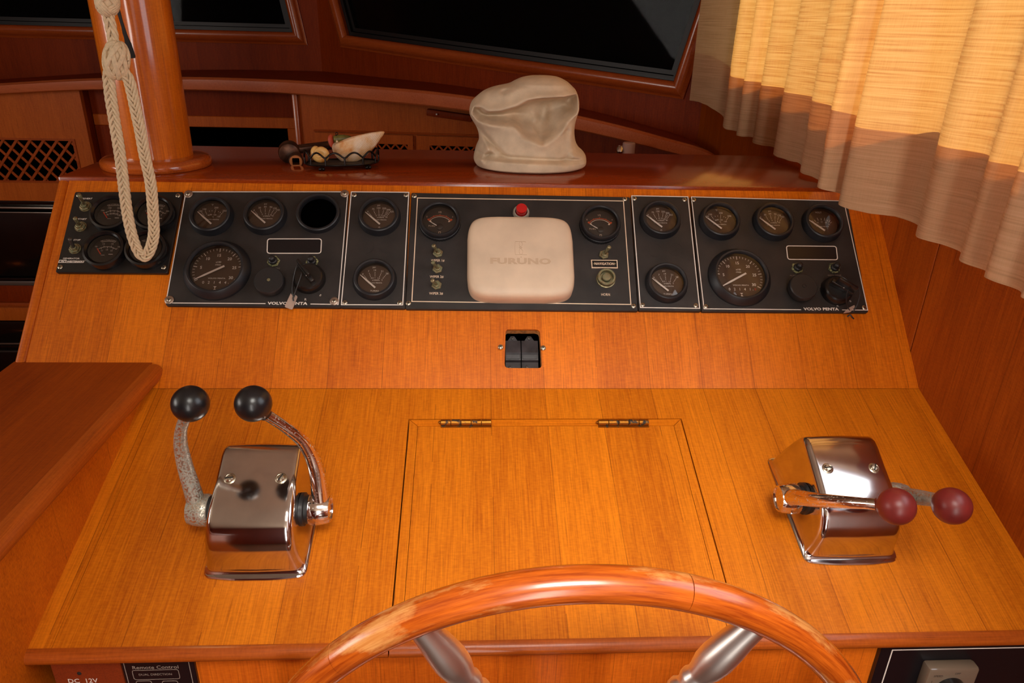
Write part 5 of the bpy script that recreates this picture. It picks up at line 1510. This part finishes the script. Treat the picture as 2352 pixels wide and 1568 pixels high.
def bird():
    def Q(x, y, yy=1.212): return at_y(630 + x / 8.711, 280 + y / 8.711, yy)
    ro = thing('bird_ornament', Matrix.Translation(Q(1230, 420)))
    tag(ro, 'small olive green and orange-red bird ornament behind the clam shell', 'ornament')
    a, b = Q(1180, 350), Q(1560, 330, 1.225)
    pts = [a.lerp(b, t) for t in (0, 0.03, 0.10, 0.22, 0.40, 0.60, 0.80, 0.95, 1)]
    part(MB().tube(catmull(pts, 3), [0.0005, .004, .0058, .0068, .0070, .0062, .0048, .0026, .0006][:1] + [0.004, .0045, .0050, .0055, .0058, .0062, .0065, .0067, .0068, .0069, .0070, .0070, .0069, .0067, .0064, .006, .0056, .005, .0044, .0037, .003, .0022, .0014, .0006], 16), 'body', M_bird, ro, angle=60)
    h = Q(1145, 385)
    part(MB().lathe([(0.0002, -0.002), (0.0060, -0.0022), (0.0098, -0.001), (0.0100, 0.0006), (0.0060, 0.0022), (0.0002, 0.0025)], 24, Matrix.Translation(h) @ Matrix.Rotation(radians(-30), 4, 'Z') @ Matrix.Rotation(radians(80), 4, 'Y') @ Matrix.Diagonal((1.05, 0.7, 1, 1))), 'beak', M_birdred, ro)
    w = [Q(*p) for p in ((1190, 340), (1190, 310), (1230, 270), (1225, 225), (1260, 210), (1270, 240), (1240, 270), (1220, 310), (1260, 350))]
    part(MB().tube(catmull(w, 4), 0.0006, 6), 'wire_loop', M_wire, ro)
    part(MB().lathe([(0.0018 * cos(radians(x)), 0.0018 * sin(radians(x))) for x in range(-85, 86, 17)], 12, Matrix.Translation(Q(1255, 390, 1.205))), 'bead', M_rope, ro)
bird()
def winch_handle():
    S0 = at_z(668, 372, TOPZ); 
    c = Vector((at_z(668, 372, TOPZ).x, 1.232, TOPZ))
    ro = thing('winch_handle', Matrix.Translation(c))
    tag(ro, 'brown bronze winch handle with square socket behind the basket', 'winch handle')
    hub = c + Vector((0, 0, 0.0165))
    ax = Vector((0.18, -0.96, -0.10)).normalized()              # socket axis, towards the viewer
    u = ax.cross(Vector((0, 0, 1))).normalized(); w = u.cross(ax)
    K = frame(hub, u, w, ax)
    part(MB().lathe([(0.010, -0.018), (0.0160, -0.015), (0.0178, -0.006), (0.0178, 0.004), (0.0160, 0.010), (0.0110, 0.0125)], 32, K, True, True, True), 'hub', M_bronze, ro, angle=45)
    K2 = K @ TR(-0.0105, -0.0065, 0)
    part(MB().lathe([(0.0102, 0.008), (0.0115, 0.026), (0.0112, 0.031), (0.0100, 0.0325)], 32, K2, True, False, False), 'socket', M_bronze, ro)
    sq = round_poly([(-0.0056, -0.0056), (0.0056, -0.0056), (0.0056, 0.0056), (-0.0056, 0.0056)], 0.0018, 3)
    circ = [(0.0101 * cos(2 * pi * k / 32), 0.0101 * sin(2 * pi * k / 32)) for k in range(32)]
    part(MB().plate_hole(circ, sq, 0.012, 0.0324, K2), 'socket_lip', M_bronzecut, ro)
    part(MB().disc((0, 0), 0.0080, 0.0175, 16, K2), 'socket_bottom', M_hole, ro)
    d = Vector((0.86, 0.50, 0.06)).normalized()
    p0 = hub + d * 0.010 + Vector((0, 0, 0.003)); p1 = hub + d * 0.150 + Vector((0, 0, 0.002))
    mb = MB(); bar(mb, p0, p1, 0.017, 0.0115, Vector((0, -0.25, 1)), 0.003, 2)
    part(mb, 'arm', M_bronze, ro)
winch_handle()

# ------------------------------------------------------------------ curtain
def curtain():
    hem = [(1583.6, 229.7), (1620, 239), (1667.7, 270), (1665, 296), (1698, 302), (1697.5, 312), (1736, 316), (1736.6, 330.7), (1787, 339), (1785.7, 360.6), (1846.8, 376.7), (1844.5, 399.6), (1888, 413), (1888, 436), (1952.5, 450), (1952.5, 482), (2122.4, 510), (2118, 551), (2216.6, 574), (2212, 606), (2276, 622), (2271.7, 645), (2352, 668)]
    hz = [-.170, -.172, -.196, -.212, -.213, -.213, -.214, -.214, -.214, -.214, -.2145, -.215, -.217, -.217, -.225] + [-.235] * 8
    pl = [at_z(px, py, CZ + z) for (px, py), z in zip(hem, hz)]
    for k in range(3, len(pl) - 1, 2): pl[k] = pl[k] - (pl[k + 1] - pl[k]) * 0.27
    for (x, y) in ((0.535, 0.640), (0.60, 0.615)): pl.append(Vector((x, y, CZ - 0.235)))
    pl = [Vector((min(p.x, XR - 0.004), p.y, p.z)) for p in pl]
    for w_ in (0.2, 0.25, 0.25):                       # round the folds a little, keep them deep
        q = [pl[0]]
        for a, b in zip(pl, pl[1:]): q += [a.lerp(b, w_), a.lerp(b, 1 - w_)]
        q.append(pl[-1]); pl = q
    n = len(pl); s = [0.0]
    for a, b in zip(pl, pl[1:]): s.append(s[-1] + (Vector((a.x, a.y)) - Vector((b.x, b.y))).length)
    zt = CZ + 0.50
    rows = [0.0, 0.012, 0.03, 0.06, 0.09, 0.1135, 0.115, 0.13, 0.16, 0.20, 0.26, 0.34, 0.44, 0.56, 0.735]
    HEM = 0.1145
    def surf(dx, zmax, name, par=None):
        vs, fs, uv = [], [], []
        rr_ = [r for r in rows if r <= zmax + 1e-6]
        for r in rr_:
            for i, p in enumerate(pl):
                k = r / 0.73
                mean = 0.578
                x = lerp(p.x, mean + (p.x - mean) * 0.95, k) + 0.004 * noise.noise((p.y * 9, r * 5, 1.7)) * min(1, r * 8)
                y = p.y + 0.010 * noise.noise((p.y * 11, r * 3.5, 5.2)) * min(1, r * 6)
                wav = 0.0022 * noise.noise((s[i] * 40, 0.3, 2.2)) if r < 0.01 else 0
                vs.append((min(x, XR - 0.004) + dx, y, p.z + r + wav)); uv.append((s[i], p.z + r))
        m = len(rr_)
        for a in range(m - 1):
            for i in range(n - 1):
                fs.append((a * n + i, a * n + i + 1, (a + 1) * n + i + 1, (a + 1) * n + i))
        o = MB().add(vs, fs, None, True).build(name, M_cloth, None, 80)
        ul = o.data.uv_layers.new(name='UVMap')
        for lp in o.data.loops: ul.data[lp.index].uv = uv[lp.vertex_index]
        return o
    body = surf(0.0, 1.0, 'curtain_cloth')
    hemo = surf(0.0016, HEM, 'hem')
    g0 = at_z(1595, 216, CZ - .176)
    ro = thing('curtain', Matrix.Translation((0.58, 1.2, CZ - 0.235)))
    tag(ro, 'pleated linen curtain glowing in sunlight at the right', 'curtain')
    for o in (body, hemo):
        o.parent = ro; o.matrix_parent_inverse = INV[ro.name]
    bot = [Vector(p) for p in pl]
    p = pl[2]
    part(MB().lathe([(0.009, -0.001), (0.009, 0.001), (0.006, 0.002), (0.0002, 0.0022)], 20, Matrix.Translation(at_x(1594, 216, 0.596)) @ Matrix.Rotation(radians(-90), 4, 'Y')), 'snap_button', M_dullmetal, ro)
    part(MB().tube([(0.60, 0.40, zt - 0.004), (0.60, 2.25, zt - 0.004)], 0.006, 10), 'track', M_trim, ro)
curtain()

# ------------------------------------------------------------------ curved shelf and cabinets ahead of the dash
def yfront(px):
    xs = [-400, 500, 800, 1100, 1400, 1615]; ys = [2.50, 2.50, 2.38, 2.18, 1.95, 1.82]
    for a, b, p, q in zip(xs, xs[1:], ys, ys[1:]):
        if px <= b: return lerp(p, q, (px - a) / (b - a))
    return ys[-1]
shf = thing('curved_shelf', TR(-0.4, 2.5, at_y(430, 208, 2.5).z))
tag(shf, 'long curved teak shelf with pale rounded edge below the windows', 'shelf')
te = [(-330, 214), (-150, 203), (0, 193), (200, 182), (430, 178.5), (600, 183), (700, 188), (850, 199.5), (1000, 213), (1150, 234), (1300, 262), (1420, 289), (1520, 316), (1617, 344), (1690, 366)]
thk = [23, 23, 23, 25, 29, 30, 31, 32, 33, 33, 32, 31, 29, 27, 25]
top = [at_y(px, py, yfront(px)) for (px, py) in te]
top[-1].x = min(top[-1].x, XR - 0.001)
botm = [at_y(px, py + h, yfront(px) + 0.004) for (px, py), h in zip(te, thk)]
top = catmull(top, 5); botm = catmull(botm, 5)
prof = []
vs, fs = [], []
for t, b in zip(top, botm):
    h = t.z - b.z
    for (dy, f) in ((0.34, 0.002), (0.010, 0.002), (0.002, -0.004), (0.0, -0.14 * h), (0.0, -0.5 * h), (0.001, -0.9 * h), (0.006, -h), (0.12, -h)):
        z = t.z + (f if f > -0.0041 and f in (0.002, -0.004) else f)
        x = t.x
        vs.append((x, t.y + dy, z))
k = 8
fs = [(i * k + j, (i + 1) * k + j, (i + 1) * k + j + 1, i * k + j + 1) for i in range(len(top) - 1) for j in range(1, k - 1)]
part(MB().add(vs, fs, None, True), 'edge_band', M_shelf, shf, angle=40)
# shelf board back to the bulkhead
vs, fs = [], []
for t in top:
    if t.x < sx: yb = YA
    else: yb = Bo.y + (t.x - Bo.x) * BU.y / BU.x
    vs += [(t.x, t.y + 0.008, t.z + 0.0018), (t.x, max(yb, t.y + 0.02), t.z + 0.0018)]
fs = [(2 * i, 2 * i + 2, 2 * i + 3, 2 * i + 1) for i in range(len(top) - 1)]
part(MB().add(vs, fs), 'shelf_board', M_bulk, shf)

def CF(px, py, d=0.05):                # point on the cabinet faces set back below the shelf
    return at_y(px, py, yfront(px) + d)
# galley cabinet, port
gal = thing('galley_cabinet', TR(-1.3, 2.5, 0))
tag(gal, 'teak galley cabinet with lattice vent and black appliance beyond the counter', 'cabinet')
YG = 2.545
FG = frame(Vector((0, YG, 0)), XA, Vector((0, 0, 1)), Vector((0, -1, 0)))
def G(px, py): p = at_y(px, py, YG); return Vector((p.x, p.z))
xr = G(192, 260).x
zt_, zl1, zl0, zb = G(100, 208).y + 0.02, G(100, 318).y, G(100, 419).y, G(60, 461).y
xl1 = G(174, 330).x; xl0 = -2.2
part(MB().plate_hole([(xl0 - .05, zb), (xr, zb), (xr, zt_), (xl0 - .05, zt_)], [(xl0, zl0), (xl1, zl0), (xl1, zl1), (xl0, zl1)], -0.02, 0, FG), 'face_frame', M_cab, gal)
part(MB().box((xr - 0.01, YG + 0.16, (zt_ + 0.05) / 2), (0.02, 0.28, zt_ - 0.05)), 'end_panel', M_bulk, gal)
lat = part(MB().plate_hole([(xl0, zl0), (xl1, zl0), (xl1, zl1), (xl0, zl1)], [(xl0 + .008, zl0 + .006), (xl1 - .008, zl0 + .006), (xl1 - .008, zl1 - .006), (xl0 + .008, zl1 - .006)], -0.008, 0.004, FG), 'vent_frame', M_mould, gal)
part(MB().box(((xl0 + xl1) / 2, (zl0 + zl1) / 2, -0.09), (xl1 - xl0 + .1, zl1 - zl0 + .02, 0.004), FG), 'vent_back', M_hole, gal)
hh = zl1 - zl0
pit = (G(140, 360).x - G(109.5, 360).x)
def clip(x0, z0, x1, z1):
    lo, hi = xl0, xl1 - 0.006
    if x1 < lo + .3 or x0 > hi: return None
    def cutx(xa, za, xb, zb_):
        if xb > hi: t = (hi - xa) / (xb - xa); return (hi, za + (zb_ - za) * t)
        return (xb, zb_)
    b = cutx(x0, z0, x1, z1)
    return (x0, z0), b
x = xl1 + 2 * hh
k = 0
mid = xl1 - 0.006
run = hh * 0.86
for sgn in (1, -1):
    for i in range(-4, 44):
        x0 = mid - i * pit * 1.0 + (0.5 * pit if sgn < 0 else 0)
        z0, z1 = (zl0, zl1) if sgn > 0 else (zl1, zl0)
        c = clip(x0, z0, x0 + run, z1)
        if not c or c[0][0] > mid: continue
        mbb = MB(); bar(mbb, FG @ Vector((*c[0], -0.002 - (0.004 if sgn < 0 else 0))), FG @ Vector((*c[1], -0.002 - (0.004 if sgn < 0 else 0))), 0.0085, 0.004, Vector((0, -1, 0)), 0.001, 1)
        part(mbb, 'lattice_slat', M_mould, lat)
# appliance stack below
def gbox(name, py0, py1, mat, d0, r=0.003, parent=gal):
    z1_, z0_ = G(60, py0).y, G(60, py1).y
    return part(MB().rbox(((xl0 + xr + 0.16) / 2, YG - d0 + 0.10, (z0_ + z1_) / 2), (xr + 0.16 - xl0, 0.20, z1_ - z0_ - 0.001), min(r, (z1_ - z0_) * .3), 2), name, mat, parent)
ap = gbox('appliance_door', 486, 636, M_black, 0.0)
gbox('appliance_hood', 461, 475, M_black, -0.01, parent=ap)
gbox('trim_strip', 475, 480, M_trim, 0.004, 0.002, ap)
gbox('trim_strip', 486.5, 489.5, M_trim, 0.003, 0.001, ap)
gbox('lower_rail', 636, 644, M_black, 0.01, parent=ap)
gbox('trim_strip', 644, 655, plain('dull_grey_trim', (120, 108, 100), 0.4, 0.6), 0.006, 0.003, ap)
gbox('drawer_front', 655, 694, M_bulk, 0.0)
gbox('drawer_rail', 694, 705, M_mould, 0.008, 0.004)
gbox('drawer_front', 705, 737, M_cab, 0.0)
lo_ = gbox('lower_door', 738, 790, M_black, 0.004)
gbox('trim_strip', 786, 790, M_trim, 0.007, 0.001, lo_)
gbox('lower_door', 791, 803, M_black, 0.006)
gbox('trim_strip', 803, 807, plain('dim_trim', (80, 72, 68), 0.4, 0.6), 0.010, 0.001, lo_)
gbox('kick_board', 807, 1000, M_black, 0.0)

# open cabinet in the middle
mid_ = thing('open_cabinet', TR(-0.75, 2.55, 0))
tag(mid_, 'dark teak cabinet with open recess between post and drawers', 'cabinet')
YM = 2.60
FM = frame(Vector((0, YM, 0)), XA, Vector((0, 0, 1)), Vector((0, -1, 0)))
def Mp(px, py): p = at_y(px, py, YM); return Vector((p.x, p.z))
x0, x1 = xr + 0.002, Mp(678, 260).x
ztop = Mp(500, 205).y; zr1 = Mp(500, 267).y; zr0 = Mp(500, 292).y; xo0, xo1 = Mp(330, 300).x, Mp(661, 300).x
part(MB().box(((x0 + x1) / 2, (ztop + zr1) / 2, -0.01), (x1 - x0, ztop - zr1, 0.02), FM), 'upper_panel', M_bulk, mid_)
part(MB().rbox(((x0 + x1) / 2, (zr1 + zr0) / 2, -0.006), (x1 - x0, zr1 - zr0, 0.02), 0.002, 1, FM), 'rail', M_cab, mid_)
part(MB().rbox(((xo1 + x1) / 2, zr0 - 0.25, -0.006), (x1 - xo1, 0.5, 0.02), 0.002, 1, FM), 'stile', M_cab, mid_)
part(MB().rbox(((x0 + xo0) / 2, zr0 - 0.25, -0.006), (xo0 - x0, 0.5, 0.02), 0.002, 1, FM), 'stile', M_bulk, mid_)
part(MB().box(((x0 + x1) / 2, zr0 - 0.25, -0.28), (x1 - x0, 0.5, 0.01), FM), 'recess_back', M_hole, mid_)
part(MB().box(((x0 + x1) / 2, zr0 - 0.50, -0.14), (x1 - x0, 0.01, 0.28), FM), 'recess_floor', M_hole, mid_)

# drawer cabinet to starboard
dr = thing('drawer_cabinet', TR(-0.1, 2.3, 0))
tag(dr, 'warm teak cabinet with lattice-vented drawers behind the canvas cover', 'cabinet')
D0 = at_y(676, 240, 2.49); D1 = Vector((XR - 0.004, 2.38, 0))
D0 = Vector((D0.x, D0.y, 0)); D1 = Vector((D1.x, D1.y, 0))
DU = (D1 - D0).normalized(); DN = Vector((DU.y, -DU.x, 0)); DLn = (D1 - D0).length
FD = frame(D0, DU, Vector((0, 0, 1)), DN)
def DDp(px, py, off=0.0):
    p = hit(px, py, D0 + DN * off, DN) - D0; return Vector((p.dot(DU), p.z))
zt0 = DDp(690, 205).y
zm0 = DDp(860, 303).y
part(MB().prism([(0, 0.3), (DLn, 0.3), (DLn, zt0 - 0.075), (0, zt0)], -0.02, 0, FD), 'carcass_front', M_cab, dr)
part(MB().rbox((0.006, zt0 - 0.35, 0.004), (0.018, 0.72, 0.02), 0.004, 2, FD), 'corner_stile', M_shelf, dr)
mu0, mu1 = DDp(722, 302).x, DDp(1420, 302).x
part(MB().rbox(((mu0 + mu1) / 2, zm0, 0.003), (mu1 - mu0, 0.006, 0.012), 0.002, 1, FD), 'moulding', M_mould, dr)
for (pa, pb, vents) in ((726, 950, (868, 938)), (958, 1415, (988, 1410))):
    u0, u1 = DDp(pa, 330).x, DDp(pb, 330).x
    v0, v1 = DDp(vents[0], 336).x, DDp(vents[1], 336).x
    zt2 = zm0 - 0.006; zb2 = zm0 - 0.16
    zv = DDp(1000, 333).y
    d = part(MB().plate_hole([(u0, zb2), (u1, zb2), (u1, zt2), (u0, zt2)], [(v0, zv - 0.10), (v1, zv - 0.10), (v1, zv), (v0, zv)], 0.001, 0.012, FD), 'drawer_front', M_cab, dr)
    part(MB().box(((v0 + v1) / 2, zv - 0.05, 0.002), (v1 - v0, 0.1, 0.001), FD), 'vent_back', M_hole, d)
    pp = 0.030; kk = 0
    xx = v0
    while xx < v1:
        for sgn in (1, -1):
            a = Vector((xx if sgn > 0 else xx + pp, zv)); b = Vector((xx + pp * 1.0 if sgn > 0 else xx, zv - 0.035))
            mbb = MB(); bar(mbb, FD @ Vector((a.x, a.y, 0.007)), FD @ Vector((b.x, b.y, 0.007)), 0.006, 0.004, DN, 0.001, 1)
            part(mbb, 'lattice_slat', M_mould, d)
        xx += pp
hb = DDp(982, 256, .01); he = DDp(1085, 268, .01)
mbb = MB(); bar(mbb, FD @ Vector((hb.x, hb.y, 0.02)), FD @ Vector((he.x, he.y - .004, 0.02)), 0.020, 0.03, DN, 0.003, 2)
part(mbb, 'under_shelf_light', M_bulk, dr)
lp = DDp(1003, 262.5, .04); part(MB().lathe([(0.003 * cos(radians(a)), 0.003 * sin(radians(a))) for a in range(-85, 86, 17)], 12, FD @ TR(lp.x, lp.y, 0.04)), 'light_switch', M_print, dr)
# small chrome reading lamp at the end of the cabinet
lm = thing('cabin_lamp', Matrix.Translation(at_y(1440, 350, 1.86)))
tag(lm, 'small chrome lamp peeking over the dash beside the drawers', 'lamp')
b = at_y(1424, 352, 1.86)
part(MB().lathe([(0.010, 0.001 - b.z), (0.010, 0.0), (0.013, 0.006), (0.011, 0.014), (0.006, 0.019), (0.0002, 0.020)], 24, Matrix.Translation(b)), 'stem', M_chrome, lm)
b2 = at_y(1444, 340, 1.86)
part(MB().lathe([(0.016, -0.07), (0.016, 0.012), (0.014, 0.014), (0.0002, 0.014)], 24, Matrix.Translation(b2)), 'shade', plain('pale_pink_shade', (196, 160, 150), 0.5), lm)
